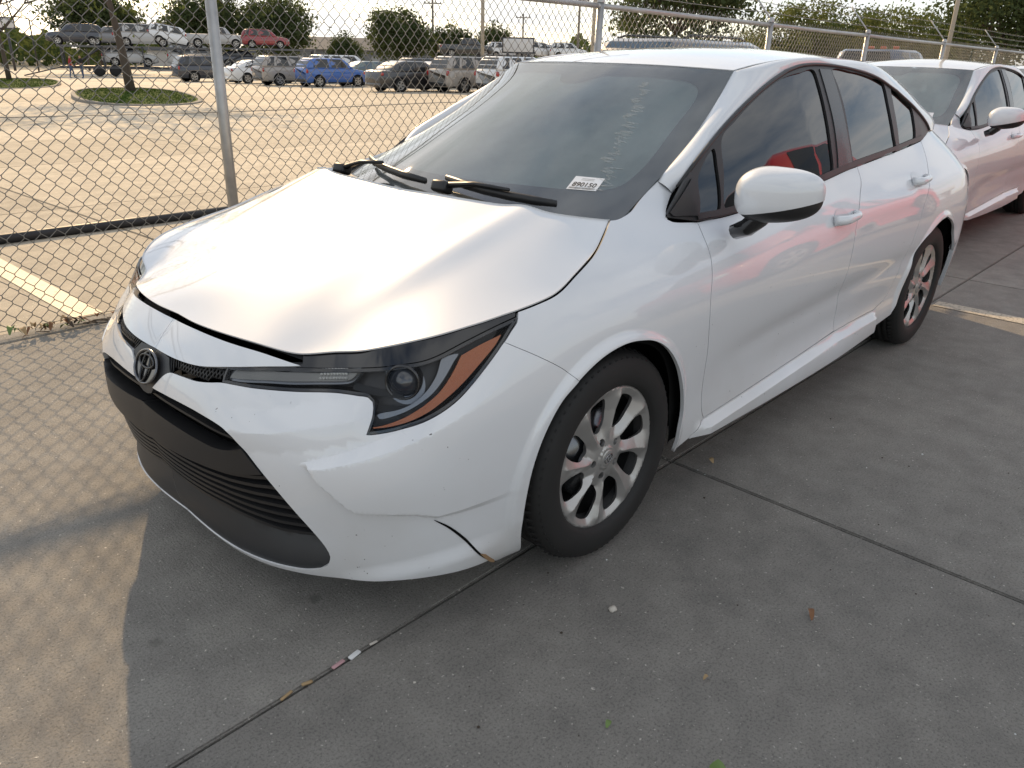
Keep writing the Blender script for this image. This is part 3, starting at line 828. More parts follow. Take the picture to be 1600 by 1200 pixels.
def sedan_wheel(steer=0.0):
    """one wheel about the origin, axle along y, outer face +y: returns list of (name, object, [sub parts])"""
    T = Matrix.Rotation(R(-90), 4, 'X')        # local z -> +y
    ty = MB()
    prof = [(0.216, 0.080), (0.222, 0.094), (0.232, 0.100), (0.252, 0.104), (0.280, 0.1025), (0.297, 0.096), (0.308, 0.086), (0.3135, 0.074),
            (0.3155, 0.056), (0.3155, 0.053), (0.309, 0.052), (0.309, 0.046), (0.3158, 0.045), (0.3163, 0.022), (0.309, 0.021), (0.309, 0.014), (0.3165, 0.013), (0.3165, -0.013),
            (0.309, -0.014), (0.309, -0.021), (0.3163, -0.022), (0.3158, -0.045), (0.309, -0.046), (0.309, -0.052), (0.3155, -0.053), (0.3135, -0.074), (0.297, -0.096), (0.25, -0.104), (0.205, -0.09), (0.19, -0.06), (0.19, 0.06)]
    ty.lathe(prof, 96, T, closed=True)
    # shoulder sipes
    for k in range(72):
        a = 2 * math.pi * k / 72
        M = Matrix.Rotation(a, 4, 'Y') @ Matrix.Translation((0.3095, 0.071, 0)) @ Matrix.Rotation(R(28), 4, 'Z')
        v = [M @ Vector(q) for q in ((-.004, -.02, -.0042), (.0042, -.02, -.0042), (.0042, .024, -.0042), (-.004, .024, -.0042), (-.004, -.02, .0042), (.0042, -.02, .0042), (.0042, .024, .0042), (-.004, .024, .0042))]
        ty.add(v, [(1, 2, 6, 5), (0, 1, 5, 4), (2, 3, 7, 6), (0, 3, 2, 1), (4, 5, 6, 7)])
    # wheel cover: a dished disc with eight windows between twisted spokes
    NS = 8
    def H(x, y):
        r = np.hypot(x, y); th = np.arctan2(y, x)
        h = np.interp(r, [0, .03, .035, .06, .09, .14, .185, .200, .2075], [.088, .088, .082, .079, .077, .078, .085, .087, .080])
        ph = (th - 0.9 * (r - 0.08)) * NS / (2 * np.pi)
        q = ph - np.floor(ph)                                   # 0..1 over a spoke pitch, spoke centred at .5
        ridge = np.where(q < 0.56, clamp01((q - 0.18) / 0.38), clamp01((0.80 - q) / 0.24))
        k = sstep((r - 0.045) / 0.05) * sstep((0.203 - r) / 0.03)
        return h + (ridge - 0.55) * 0.020 * k
    def SC(x, y): return np.stack([np.asarray(x, float) * 1.068, H(x, y), np.asarray(y, float) * 1.068], -1)
    t = np.linspace(0, 2 * np.pi, 120, endpoint=False)
    outer = np.stack([0.207 * np.cos(t), 0.207 * np.sin(t)], 1)
    holes = []; hole0 = []
    for r_, w0, w1 in ((.084, -.09, .11), (.096, -.25, .23), (.116, -.315, .275), (.138, -.305, .275), (.158, -.27, .255), (.178, -.20, .19)): hole0.append((r_, w0, w1))
    for k in range(NS):
        pa = []
        for r_, w0, w1 in hole0: pa.append((r_, w0))
        pb = [(r_, w1) for r_, w0, w1 in hole0][::-1]
        poly = []
        for r_, w in pa + pb:
            a = (k + w) * 2 * np.pi / NS + 0.9 * (r_ - 0.08)
            poly.append((r_ * math.cos(a), r_ * math.sin(a)))
        holes.append(crspline(poly, 0.006, closed=True))
    nuts = []
    for k in range(5):
        a = 2 * math.pi * k / 5 + 0.3
        nuts.append(np.array([(0.053 * math.cos(a) + 0.0105 * math.cos(b), 0.053 * math.sin(a) + 0.0105 * math.sin(b)) for b in np.linspace(0, 2 * np.pi, 14, endpoint=False)]))
    def ray_(q, r0, r1):
        out = []
        for r_ in np.arange(r0, r1, 0.006):
            out.append(((q * 2 * np.pi / NS + 0.9 * (r_ - 0.08)), r_))
        return np.array([(r_ * math.cos(a), r_ * math.sin(a)) for a, r_ in out])
    cr = []
    for k in range(NS): cr += [ray_(k + 0.56, .075, .203), ray_(k + .80, .178, .203), ray_(k + .18, .178, .203)]
    cov = panel('wheel_cover', SC, outer, M_SILVER, None, holes=holes + nuts, step=0.007, flange=0.014, flip=True, creases=cr)
    cap = MB(); cap.lathe([(0.0, .0905), (.020, .090), (.026, .0885), (.030, .084), (.030, .078)][::-1], 32, T)
    eo = MB()
    def ell(mb, cx, cz, a, b, r, yy=.0915):
        mb.tube([(cx + a * math.cos(q), yy, cz + b * math.sin(q)) for q in np.linspace(0, 2 * np.pi, 25)], r, 5, cap=False)
    ell(eo, 0, 0, .0175, .0125, .0013); ell(eo, 0, 0, .0055, .0118, .0011); ell(eo, 0, .006, .012, .0045, .0011)
    ln = MB()
    for k in range(5):
        a = 2 * math.pi * k / 5 + 0.3
        ln.tube([(0.053 * math.cos(a), .05, 0.053 * math.sin(a)), (0.053 * math.cos(a), .071, 0.053 * math.sin(a))], .0085, 6)
    rim = MB(); rim.lathe([(0.0, .035), (.08, .035), (.10, .02), (.17, .012), (.195, .05), (.21, .072), (.219, .080)], 48, T)
    disc = MB(); disc.lathe([(0.0, .045), (.07, .045), (.075, .038), (.14, .038), (.14, .015)][::-1], 40, T)
    stem = MB(); stem.tube([(0.176, .07, .02), (0.170, .092, .02)], .004, 6)
    return ty, cov, cap, eo, ln, rim, disc, stem

def add_wheels(car, track_f=0.762, track_r=0.762, wb=-2.7, rot=(0.35, 1.0, 0.2, 0.6)):
    ty, cov, cap, eo, ln, rim, disc, stem = sedan_wheel()
    def one(x, sgn, a):
        w = ty.build('wheel', M_RUBBER, car)
        w.location = (x, sgn * track_f, 0.3165); w.rotation_euler = (0, a, 0 if sgn > 0 else math.pi)
        cc = cov.copy(); COL.objects.link(cc); cc.parent = w
        cap.build('centre_cap', M_SILVER, w); eo.build('cap_emblem', M_CHROME, w); ln.build('wheel_nuts', M_SMOKE, w)
        rim.build('rim', M_DARK, w); disc.build('brake_disc', M_SMOKE, w); stem.build('valve_stem', M_DARK, w)
        return w
    k = 0
    for x in (0.0, wb):
        for s in (1, -1): one(x, s, rot[k]); k += 1
    bpy.data.objects.remove(cov, do_unlink=True)

def build_sedan(name, label, white, group=None, with_front=True):
    car = empty(name, label=label, cat='car', group=group)
    # ------------ front bumper skin
    st = L_('strip_top'); sl = L_('strip_low')
    strip = loop(clip0(st), clip0(sl)[::-1], [(0.0, clip0(sl)[0][1]), (0.0, clip0(st)[0][1])])
    nose = panel('nose_panel', TS(), strip, white, car, flange=0.02, merge=True, step=0.025)
    lip_t = clip0(L_('lip_top')); blow = clip0(L_('bumper_low'))
    bump_loop = loop(L_('white_top'), L_('hl_inner'), L_('hl_low'), L_('seam'), L_('arch_f'), blow, [(0.0, blow[-1][1]), (0.0, lip_t[0][1])], lip_t, L_('grille_side'), L_('grille_top'))
    cr = [crspline(L_(k), 0.012) for k in ()]
    _a, _b = L_('crease_left')[0], L_('crease_left')[-1]; cr.append(np.array([_a + (_b - _a) * t for t in np.linspace(0, 1, 14)]))
    _c = L_('crease_low'); cr.append(np.array([(u, np.interp(u, _c[:, 0], _c[:, 1])) for u in np.linspace(_c[0, 0], 1.15, 34)]))
    cr.append(np.array([(u, float(L_cm(u))) for u in np.arange(0.589, 1.2, 0.012)])); cr.append(np.array([(u, float(np.polyval(_LR, min(u, 1.02)))) for u in np.arange(0.6, 1.12, 0.012)]))
    a_, b_ = L_('crease_left')[0], L_('crease_left')[-1]
    e_ = (b_ - a_) / np.linalg.norm(b_ - a_); n_ = np.array([-e_[1], e_[0]]) * 0.016
    cr.append(np.array([a_ + n_ + (b_ - a_) * t for t in np.linspace(0.02, 0.97, 12)]))
    cr.append(np.array([(u, np.interp(u, _c[:, 0], _c[:, 1]) + 0.016) for u in np.linspace(_c[0, 0] + .008, 1.15, 34)]))
    cr.append(np.array([(u, np.interp(u, [0.0, 0.38, 0.50, 0.64, 0.75, 0.85], [0.545, 0.540, 0.555, 0.585, 0.612, 0.62])) for u in np.arange(0.42, 0.80, 0.012)]))
    cr += arch_rings(U_FA) + [np.array([(u, 0.5 * (L_ct(u) + L_cm(u))) for u in np.arange(0.66, 1.2, 0.012)]), np.array([(u, L_ct(u)) for u in np.arange(0.585, 1.2, 0.012)])]
    bumper = panel('front_bumper', TS(), bump_loop, white, car, flange=0.012, merge=True, step=0.013, creases=cr)
    # torn edge of the bumper at the wheel (dark slit with a bent corner)
    slit = L_('slit')
    for s in (1,):
        a = crspline(slit, 0.01); w_ = 0.007 * np.sin(np.linspace(0, np.pi, len(a))) ** 0.7 + 0.001
        sp = np.vstack([a + np.stack([0 * w_, w_ * 0.4], 1), (a - np.stack([0 * w_, w_], 1))[::-1]])
        panel('bumper_split', TS(0.0015), sp, M_DARK, car, flange=0.0, step=0.02)
    torn = [(1.040, .205), (1.066, .172), (1.086, .150), (1.108, .134), (1.100, .150), (1.083, .168), (1.062, .192)]
    panel('torn_edge', TS(0.003), np.array(torn), mat('stained_edge', (0.30, 0.19, 0.10), 0.85), car, flange=0.006, step=0.02)
    # ------------ dark insides of the nose
    panel('radiator_seal', TS(-0.03), loop(clip0(st), [tuple(st[-1]), tuple(TB['hood_front'][-1])], clip0(L_('hood_front'))[::-1], [(0.0, clip0(L_('hood_front'))[0][1]), (0.0, clip0(st)[0][1])]), M_BLACKS, car, flange=0, merge=True)
    wt = L_('white_top')
    band = loop(clip0(sl)[:6], L_('hl_left')[::-1], wt[:6][::-1], [(0.0, wt[0][1])], [(0.0, clip0(sl)[0][1])])
    grille = panel('upper_grille', TS(-0.028), band, M_DARK, car, flange=0, merge=True)
    lat, lat2 = MB(), MB()
    SL = TS(-0.010)
    for k in range(46):
        for dr in (1, -1):
            u0 = 0.085 + 0.0125 * k - (0.09 if dr < 0 else 0.0)
            pts = [(u0 + dr * 0.0 + dr * t * 0.7, 0.55 + t) for t in np.linspace(0, 0.14, 15)]
            pts = np.array(pts) if dr > 0 else np.array([(u0 + 0.098 - t * 0.7, 0.55 + t) for t in np.linspace(0, 0.14, 15)])
            ok = inside(pts, band) & (pts[:, 0] > 0.06)
            seg = pts[ok]
            if len(seg) > 1:
                q = SL(seg[:, 0], seg[:, 1]); lat.tube(q, 0.0019, 4); lat2.tube(q * [1, -1, 1], 0.0019, 4)
    for q_ in (lat, lat2): q_.build('grille_lattice', M_BLACKS, grille)['kind'] = 'stuff'
    sh = clip0(crspline(L_('shield'), 0.01, closed=False))
    sh_in = [(0.0, 0.648)] + [tuple(q) for q in TB['shield'][1:7]] + [(0.0, 0.536)]
    shield = panel('emblem_shield', TS(-0.004), loop(*[[sh_in[i], sh_in[i + 1]] for i in range(len(sh_in) - 1)]), M_GREYP, grille, flange=0.012, merge=True, step=0.02)
    # emblem: three ovals
    eu, ez = TB['emblem'][0]; C0 = P3d(0.0, ez, 0.006)
    Nn = np.cross(P3d(0.002, ez) - P3d(-0.002, ez), P3d(0, ez + .002) - P3d(0, ez - .002)); Nn /= np.linalg.norm(Nn); Nn = Nn * np.sign(Nn[0])
    up = np.array([0, 0, 1.0]) - Nn * Nn[2]; up /= np.linalg.norm(up); rt = np.cross(Nn, up)
    def oval(mb, cy, a, b, r, depth=0.0):
        mb.tube([C0 + rt * (a * math.cos(q)) + up * (cy + b * math.sin(q)) + Nn * depth for q in np.linspace(0, 2 * math.pi, 49)], r, 8, cap=False)
    back = MB()
    v = [C0 - Nn * 0.001] + [C0 + rt * (0.061 * math.cos(q)) + up * (.0435 * math.sin(q)) for q in np.linspace(0, 2 * math.pi, 48, endpoint=False)]
    back.add(v, [(0, 1 + k, 1 + (k + 1) % 48) for k in range(48)])
    emb = back.build('emblem', M_BLACKG, car)
    eb = MB(); oval(eb, 0, .061, .0435, .0038, .002); eb.build('emblem_ring', M_SMOKE, emb)
    eb = MB(); oval(eb, 0.0, .0185, .041, .0032, .003); oval(eb, .0145, .040, .0165, .0032, .003); eb.build('emblem_ovals', mat('emblem_dark', (0.06, 0.062, 0.065), 0.25, metal=0.8), emb)
    # ------------ lower grille
    gt = L_('grille_top'); gs = L_('grille_side')
    low = loop(lip_t, gs, gt, [(0.0, gt[-1][1])], [(0.0, lip_t[0][1])])
    lg = panel('lower_grille', TS(-0.055), low, M_DARK, car, flange=0, merge=True, step=0.04)
    bt, bl = clip0(L_('bar_top')), clip0(L_('bar_low'))
    barl = loop(bt, [tuple(bt[-1]), tuple(bl[-1])], bl[::-1], [(0.0, bl[0][1]), (0.0, bt[0][1])])
    panel('grille_crossbar', TS(0.004), barl, M_BLACKS, lg, flange=0.05, merge=True, step=0.02)
    sp = clip0(L_('slope_top'))
    lipl = loop(lip_t, [tuple(lip_t[-1]), tuple(gs[1]), tuple(gs[2]), tuple(sp[-1])], sp[::-1], [(0.0, sp[0][1]), (0.0, lip_t[0][1])])
    def SLIP(u, z):
        u = np.asarray(u, float); z0 = np.interp(np.abs(u), lip_t[:, 0], lip_t[:, 1]); z1 = np.interp(np.abs(u), sp[:, 0], sp[:, 1])
        f = clamp01((z - z0) / np.maximum(z1 - z0, 0.01))
        return tub(np.abs(u), z, -0.004 - 0.040 * f ** 1.5)
    panel('grille_lip', SLIP, lipl, M_GREYP, lg, flange=0.0, merge=True, step=0.02)
    side = np.array(sorted([tuple(q) for q in gs], key=lambda q: q[1]))
    for k in range(7):                                          # slats that follow the bow of the opening
        f = (k + 0.6) / 7.4
        us = np.linspace(0, 0.60, 40)
        zs = (1 - f) * np.interp(us, bl[:, 0], bl[:, 1], right=bl[-1][1]) + f * np.interp(us, sp[:, 0], sp[:, 1])
        ue = np.interp(zs, side[:, 1], side[:, 0]) - 0.004
        ok = us < ue
        us, zs = us[ok], zs[ok]
        S1, S2 = TS(-0.012 - 0.012 * f), TS(-0.045)
        a, b, c = S1(us, zs + 0.004), S1(us, zs - 0.005), S2(us, zs + 0.012)
        full = lambda q: np.vstack([(q * [1, -1, 1])[::-1], q[1:]])
        loft([full(c), full(a), full(b), full(c) - np.array([0, 0, .016])], 'grille_slat', M_BLACKS, lg, smooth=False)
    us = np.linspace(0, 0.385, 30)                             # thin slat in the upper slot
    zt = np.interp(us, gt[::-1, 0], gt[::-1, 1]); zb = np.interp(us, bt[:, 0], bt[:, 1])
    zs = 0.5 * (zt + zb)
    a, b = TS(-0.016)(us, zs + .003), TS(-0.016)(us, zs - .003); c = TS(-0.045)(us, zs + .008)
    full = lambda q: np.vstack([(q * [1, -1, 1])[::-1], q[1:]])
    loft([full(c), full(a), full(b)], 'grille_slat', M_BLACKS, lg, smooth=False)
    # ------------ headlamps
    wt_part = wt[5:]
    lamp = loop(L_('hl_left'), L_('hl_top'), L_('hl_tail')[::-1], L_('hl_low')[::-1], L_('hl_inner')[::-1], wt_part[::-1])
    strip_b = loop([tuple(st[-1]), tuple(TB['hood_lamp'][0])], L_('hood_lamp'), [tuple(TB['hood_lamp'][-1]), tuple(TB['hl_top'][-1])], L_('hl_top')[::-1][:-2], [tuple(TB['hl_top'][2]), tuple(st[-1])])
    for s in (1, -1):
        def Y(S): return (lambda u, z: S(u, z) * np.array([1, s, 1]))
        fl = s < 0
        hl = panel('headlight', Y(TS(-0.045)), lamp, M_BLACKS, car, flange=0, step=0.025, flip=fl)
        rim_ = panel('lamp_surround', Y(TS(-0.004)), lamp, M_BLACKG, hl, holes=[inset(lamp, 0.006)], step=0.05, flange=0.04, flip=fl)
        panel('lamp_brow', Y(TS(-0.010)), strip_b, M_BLACKG, hl, flange=0.02, step=0.03, flip=fl)
        panel('amber_reflector', Y(TS(-0.008)), loop(L_('amber')[:4], L_('amber')[3:7], L_('amber')[6:9], L_('amber')[8:17], [TB['amber'][-1], TB['amber'][0]]), M_AMBER, hl, flange=0.012, step=0.02, flip=fl)
        panel('chrome_bezel', Y(TS(-0.016)), crspline(L_('halo'), 0.01, closed=True), mat('lamp_silver', (0.20, 0.21, 0.225), 0.25, metal=0.7), hl, flange=0.012, step=0.02, flip=fl)
        drl = crspline(L_('drl'), 0.01, closed=True)
        panel('daytime_lamp', Y(TS(-0.020)), drl, MATS['lamp_silver'], hl, flange=0.01, step=0.02, flip=fl)
        panel('light_guide', Y(TS(-0.012)), inset(drl, 0.0085), mat('light_guide', (0.19, 0.185, 0.17), 0.3, coat=0.5), hl, flange=0.006, step=0.02, flip=fl)
        tl_ = crspline(L_('hl_top')[2:], 0.015); lb = MB(); lb.tube(TS(-0.010)(tl_[:, 0], tl_[:, 1] - 0.008) * [1, s, 1], 0.0028, 5); lb.build('highlight_line', MATS['lamp_silver'], hl)  # thin silver tube painting the highlight along the lens top edge
        dots = MB()
        for k in range(9):
            for r_ in range(3):
                q = P3d(0.585 + 0.011 * k, 0.668 + 0.0085 * r_ + 0.0012 * k, -0.0095) * [1, s, 1]
                dots.box(q, (.0045, .0055, .0035))
        dots.build('led_array', mat('led_lens', (0.75, 0.74, 0.70), 0.15, coat=1.0), hl)
        for (pu, pz, rr) in ((TB['proj'][0][0] - 0.004, TB['proj'][0][1] - 0.022, .036),):
            q = P3d(pu, pz, -0.036) * [1, s, 1]
            glint_loop = np.array([(pu + .052 * math.cos(a_), pz - .004 + .047 * math.sin(a_)) for a_ in np.linspace(0, 2 * math.pi, 28, endpoint=False)])
            panel('glint_disc', Y(TS(-0.039)), glint_loop, MATS['lamp_silver'], hl, flange=0, step=0.02, flip=fl)  # silver disc added for the pale reflections round the projector
            dirv = Vector((0.80, 0.55 * s, 0.12)).normalized()
            M = Matrix.Translation(q) @ dirv.to_track_quat('Z', 'Y').to_matrix().to_4x4()
            pr = MB(); pr.lathe([(rr * 1.16, -.02), (rr * 1.18, .016), (rr * 1.08, .022), (rr, .014)], 32, M)
            pj = pr.build('projector', M_BLACKG, hl)
            gl = MB(); gl.lathe([(0.0005, .030), (rr * .35, .0285), (rr * .7, .021), (rr * .95, .010), (rr, .006)][::-1], 32, M)
            gl.build('projector_lens', mat('projector_glass', (0.035, 0.038, 0.045), 0.03, coat=1.0), hl)
        for k in range(2):
            us_ = np.linspace(0.70, 0.86, 12); zz_ = 0.665 - 0.032 * k - 0.04 * (us_ - 0.7)
            q1, q2 = TS(-0.036)(us_, zz_), TS(-0.022)(us_, zz_ - 0.010)
            loft([q1 * [1, s, 1], q2 * [1, s, 1]], 'lamp_fin', M_GREYP, hl)
        panel('lamp_lens', Y(TS(-0.001)), inset(lamp, 0.003), M_LENS, hl, flange=0.0, step=0.025, flip=fl)
    # ------------ hood
    TH = hood_field()
    edge = np.vstack([crspline(np.array(HF), .012)[:-1], crspline(np.array(HL), .012)[:-1], crspline(np.array(HG), .012)])
    edge = np.vstack([edge, crspline(np.array(REAR), .015)[1:]])[:, :2]
    edge[0, 1] = 0.0
    hl_ = edge.copy()
    ins = inset(edge, 0.0035); ins[0] = (edge[0, 0] - 0.0035, 0); ins[-1] = (edge[-1, 0], 0)
    SH = lambda x, y: np.stack([np.asarray(x, float), np.asarray(y, float), TH(x, y)], -1)
    hood = panel('hood', SH, ins, white, car, flange=0.004, merge=True, step=0.022, flip=True)
    HB = [(q - np.array([0, 0, 0.05])) for q in crspline(np.array(HG), .03)]
    loft([np.array(HB), np.array(HB) + [0, -0.03, 0.0]], 'hood_gutter', M_DARK, car)
    loft([np.array(HB) * [1, -1, 1], np.array(HB) * [1, -1, 1] + [0, 0.03, 0.0]], 'hood_gutter', M_DARK, car)
    nz = MB()
    for s in (1, -1): nz.box((0.055, s * 0.31, TH(np.array([0.055]), np.array([.31]))[0] + 0.003), (0.028, 0.04, 0.010), bev=0.003)
    # ------------ fenders, doors, quarters
    belt = L_('belt')
    f_loop = loop(L_('hl_tail'), L_('hood_gap'), L_('fender_top'), L_('aseam'), L_('aseam2'), belt[:4], L_('door_f')[1:], [tuple(TB['door_f'][-1]), tuple(TB['rocker_edge'][0])], [tuple(TB['rocker_edge'][0]), tuple(TB['arch_r'][-1])], L_('arch_r')[::-1], L_('seam')[::-1])
    panel('front_fender', TS(), f_loop, white, car, both=True, step=0.022, flange=0.012, gap=0.0015, creases=arch_rings(U_FA))
    btop = (3.290, float(np.interp(3.29, belt[:, 0], belt[:, 1])))
    bseg1 = np.array([q for q in belt if 2.04 < q[0] < 3.2] + [btop]); bseg2 = np.array([btop] + [q for q in belt if 3.4 < q[0] < 4.279] + [(4.279, float(np.interp(4.279, belt[:, 0], belt[:, 1])))])
    dm = np.vstack([[btop], L_('door_m')[1:]])
    si = L_('sill'); i_m = 5
    d1 = loop(bseg1, dm, np.vstack([[dm[-1]], si[:4][::-1]]), L_('door_f')[1:][::-1])
    fd = panel('front_door', TS(), d1, white, car, both=True, step=0.025, flange=0.02, gap=0.002)
    dr = np.vstack([[bseg2[-1]], L_('door_r')[1:]])
    d2 = loop(bseg2, dr, si[4:][::-1], dm[::-1])
    rd = panel('rear_door', TS(), d2, white, car, both=True, step=0.025, flange=0.02, gap=0.002)
    rock = loop(si, [tuple(si[-1]), (3.603, 0.2377)], L_('rocker_low')[::-1][:-2], [tuple(TB['rocker_low'][2]), tuple(TB['rocker_edge'][0])], [tuple(TB['rocker_edge'][0]), tuple(si[0])])
    panel('rocker_sill', TS(), rock, white, car, both=True, step=0.018, flange=0.012, gap=0.001, creases=sill_lines())
    ab = L_('arch_b')[1:]
    arear = [(U_RA + 0.365 * math.sin(a), 0.310 + 0.362 * math.cos(a)) for a in np.linspace(0.30, 1.62, 12)]
    qtop = np.array([(4.279, float(np.interp(4.279, belt[:, 0], belt[:, 1]))), (4.498, 1.052), (4.581, 1.063)])
    q_loop = loop(qtop, [(4.581, 1.063), (U_CP, 1.045)], [(U_CP, 1.045), (5.04, 1.0), (5.06, 0.90), (5.03, 0.76), (4.97, 0.62)], [(4.97, 0.62), (4.60, 0.605), (4.578, 0.52)], [q for q in arear[::-1] if q[1] < 0.52], ) if False else \
        loop(qtop, [(4.581, 1.063), (U_CP, 1.045)], [(U_CP, 1.045), (5.04, 1.0), (5.06, 0.90), (5.03, 0.76), (4.97, 0.62)], [(4.97, 0.62), (4.565, 0.46)], arear[::-1][4:], ab[::-1][1:], [tuple(ab[0]), (3.603, 0.2377)], [(3.603, 0.2377), tuple(si[-1])], dr[::-1])
    panel('quarter_panel', TS(), q_loop, white, car, both=True, step=0.025, flange=0.012, gap=0.0015, creases=arch_rings(U_RA))
    rb = loop([(4.565, 0.46), (4.97, 0.62)], [(4.97, 0.62), (5.2, 0.64), (UMAX, 0.64)], [(UMAX, 0.64), (UMAX, 0.22)], [(UMAX, 0.22), (5.2, 0.21), (4.75, 0.235), (4.60, 0.25)], [(4.60, 0.25), (4.588, 0.33), (4.565, 0.46)])
    panel('rear_bumper', TS(), rb, white, car, merge=True, step=0.035, flange=0.02)
    tl = loop([(5.05, 0.97), (5.06, 0.90), (5.03, 0.78)], [(5.03, 0.78), (5.3, 0.80), (5.62, 0.83)], [(5.62, 0.83), (5.62, 0.90)], [(5.62, 0.90), (5.3, 0.93), (5.05, 0.97)])
    panel('taillight', TS(0.004), tl, M_RED, car, both=True, step=0.03, flange=0.02)
    tk = loop([(5.04, 1.0), (5.05, 0.97)], [(5.05, 0.97), (5.3, 0.93), (5.62, 0.90)], [(5.62, .90), (5.62, .83)], [(5.62, .83), (5.3, .80), (5.03, .78)], [(5.03, .78), (4.97, .62)], [(4.97, 0.62), (5.2, 0.64), (UMAX, 0.64)], [(UMAX, .64), (UMAX, 1.035)], [(UMAX, 1.035), (5.4, 1.035), (U_CP, 1.045)])
    panel('trunk_face', TS(), tk, white, car, merge=True, step=0.04, flange=0.01)
    bk = crspline(np.array([C_END, (-3.37, 0.35, 1.075), (-3.40, 0.0, 1.082)]), 0.02)
    bk = np.array([bk[int(t)] for t in np.linspace(0, len(bk) - 1, 24)])
    re = TS()(np.linspace(U_CP, UMAX, 24), np.interp(np.linspace(U_CP, UMAX, 24), [U_CP, 5.4, UMAX], [1.045, 1.035, 1.035]))
    rows = [bk * (1 - t) + re * t + np.array([0, 0, 0.012 * math.sin(math.pi * t)]) for t in np.linspace(0, 1, 6)]
    for s in (1, -1): loft([q * [1, s, 1] for q in rows], 'trunk_lid', white, car)
    # dark shell behind every shut line, open at the wheels
    def arch_hole(uc, r, zc): return np.array([(uc + r * math.cos(a), zc + r * math.sin(a)) for a in np.linspace(0, 2 * math.pi, 40, endpoint=False)])
    shell = loop([(1.17, 0.22), (1.21, .50), (1.33, .61)], [(1.33, .61), (1.5, .665), (1.7, .615), (1.80, .5), (1.88, .22)], [(1.88, .23), (3.62, .25)], [(3.62, .25), (3.80, .28)], [(3.80, .28), (3.90, .55), (4.06, .64), (4.24, .67), (4.42, .63), (4.55, .5), (4.60, .27)], [(4.60, .27), (5.2, .24), (UMAX, .24)], [(UMAX, .24), (UMAX, .98)], [(UMAX, .98), (5.0, 1.0), (4.5, 1.0), (3.8, .97), (2.9, .92), (2.05, .87), (1.6, .88), (1.25, .80)], [(1.25, .80), (1.15, .72), (1.05, .62), (1.0, .40)], [(1.0, .40), (1.0, .24)], [(1.0, .24), (1.17, .22)])
    panel('inner_shell', TS(-0.035), shell, M_DARK, car, merge=True, step=0.06, flange=0)
    for x in (0.0, -2.7):                                      # wheel wells
        for s in (1, -1):
            pts = [(x + 0.385 * math.cos(a), 0.31 + 0.378 * math.sin(a)) for a in np.linspace(-0.35, math.pi + 0.35, 30)]
            rr = [np.array([(px, s * (y + dy * max(0, min(1, (pz - .30) / .30))), pz) for px, pz in pts]) for y, dy in ((0.785, .07), (0.74, .06), (0.55, 0))]
            loft(rr, 'wheel_well', M_DARK, car)
    un = MB(); un.box((-1.35, 0, 0.24), (4.1, 1.06, 0.06)); un.box((0.42, 0, .26), (0.55, 1.2, .05)); un.box((-1.35, 0, .30), (1.95, 1.62, .05)); un.build('underbody', M_DARK, car)
    # handles
    for (hu, hz, du) in ((TB['handle_f'][0][0], TB['handle_f'][0][1], 0.0), (TB['handle_r'][0][0], TB['handle_r'][0][1] - 0.006, 0.0)):
        for s in (1, -1):
            door = (fd if hu < 3.5 else rd)[0 if s > 0 else 1]
            S = TS()
            us_ = np.linspace(hu - 0.10, hu + 0.10, 21); tt = np.linspace(-1, 1, 21)
            zz_ = hz + 0.004 * tt
            base_ = S(us_, zz_); B_, N_ = base(us_); N3 = np.concatenate([N_, 0 * N_[:, :1]], 1)
            lift = 0.034 * np.clip(1 - np.abs(tt) ** 4, 0, 1) + 0.004
            wdt = 0.017 - 0.004 * tt
            pts = (base_ + N3 * lift[:, None]) * [1, s, 1]
            mb = MB(); mb.tube(pts, wdt * 0.95, 10, flat=None)
            o = mb.build('door_handle', white, door)
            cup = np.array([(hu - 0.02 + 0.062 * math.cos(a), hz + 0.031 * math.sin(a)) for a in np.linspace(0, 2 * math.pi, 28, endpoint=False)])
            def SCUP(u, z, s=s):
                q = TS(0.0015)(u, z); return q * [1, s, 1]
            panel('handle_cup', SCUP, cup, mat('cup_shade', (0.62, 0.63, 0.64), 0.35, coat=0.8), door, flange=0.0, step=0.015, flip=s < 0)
    # ------------ glasshouse
    up = np.array(GB['upper'], float)
    A = np.vstack([[SEAM_A], WB[2:], ROOF_EDGE[1:], BACK_EDGE[1:], [C_END]])
    nA = [0, len(WB[2:]), len(WB[2:]) + len(ROOF_EDGE) - 1]
    bl2 = np.array([(q[0], q[1]) for q in up[1:]])
    Bp = np.vstack([[SEAM_B], gside(up[2:, 0], up[2:, 1], 0.0)])
    def resamp(P, n):
        P = crspline(P, 0.01); s = np.concatenate([[0], np.cumsum(np.linalg.norm(np.diff(P, axis=0), axis=1))]); t = np.linspace(0, s[-1], n)
        return np.stack([np.interp(t, s, P[:, k]) for k in range(3)], -1)
    A1, A2, A3 = A[:nA[1] + 1], A[nA[1]:nA[2] + 1], A[nA[2]:]
    iB1 = int(np.argmin(np.abs(up[2:, 0] + 1.30))) + 1; iB2 = int(np.argmin(np.abs(up[2:, 0] + 2.45))) + 1
    B1, B2, B3 = Bp[:iB1 + 1], Bp[iB1:iB2 + 1], Bp[iB2:]
    cat = lambda n: None
    AA = np.vstack([resamp(A1, 40)[:-1], resamp(A2, 60)[:-1], resamp(A3, 40)]); BB = np.vstack([resamp(B1, 40)[:-1], resamp(B2, 60)[:-1], resamp(B3, 40)])
    tg = np.gradient(0.5 * (AA + BB), axis=0); cx = np.cross(tg, BB - AA); cx /= np.linalg.norm(cx, axis=1)[:, None]
    cx *= np.sign(cx[:, 1])[:, None]
    wid = np.linalg.norm(BB - AA, axis=1)
    bul = np.clip(wid * 0.16, 0.006, 0.020)
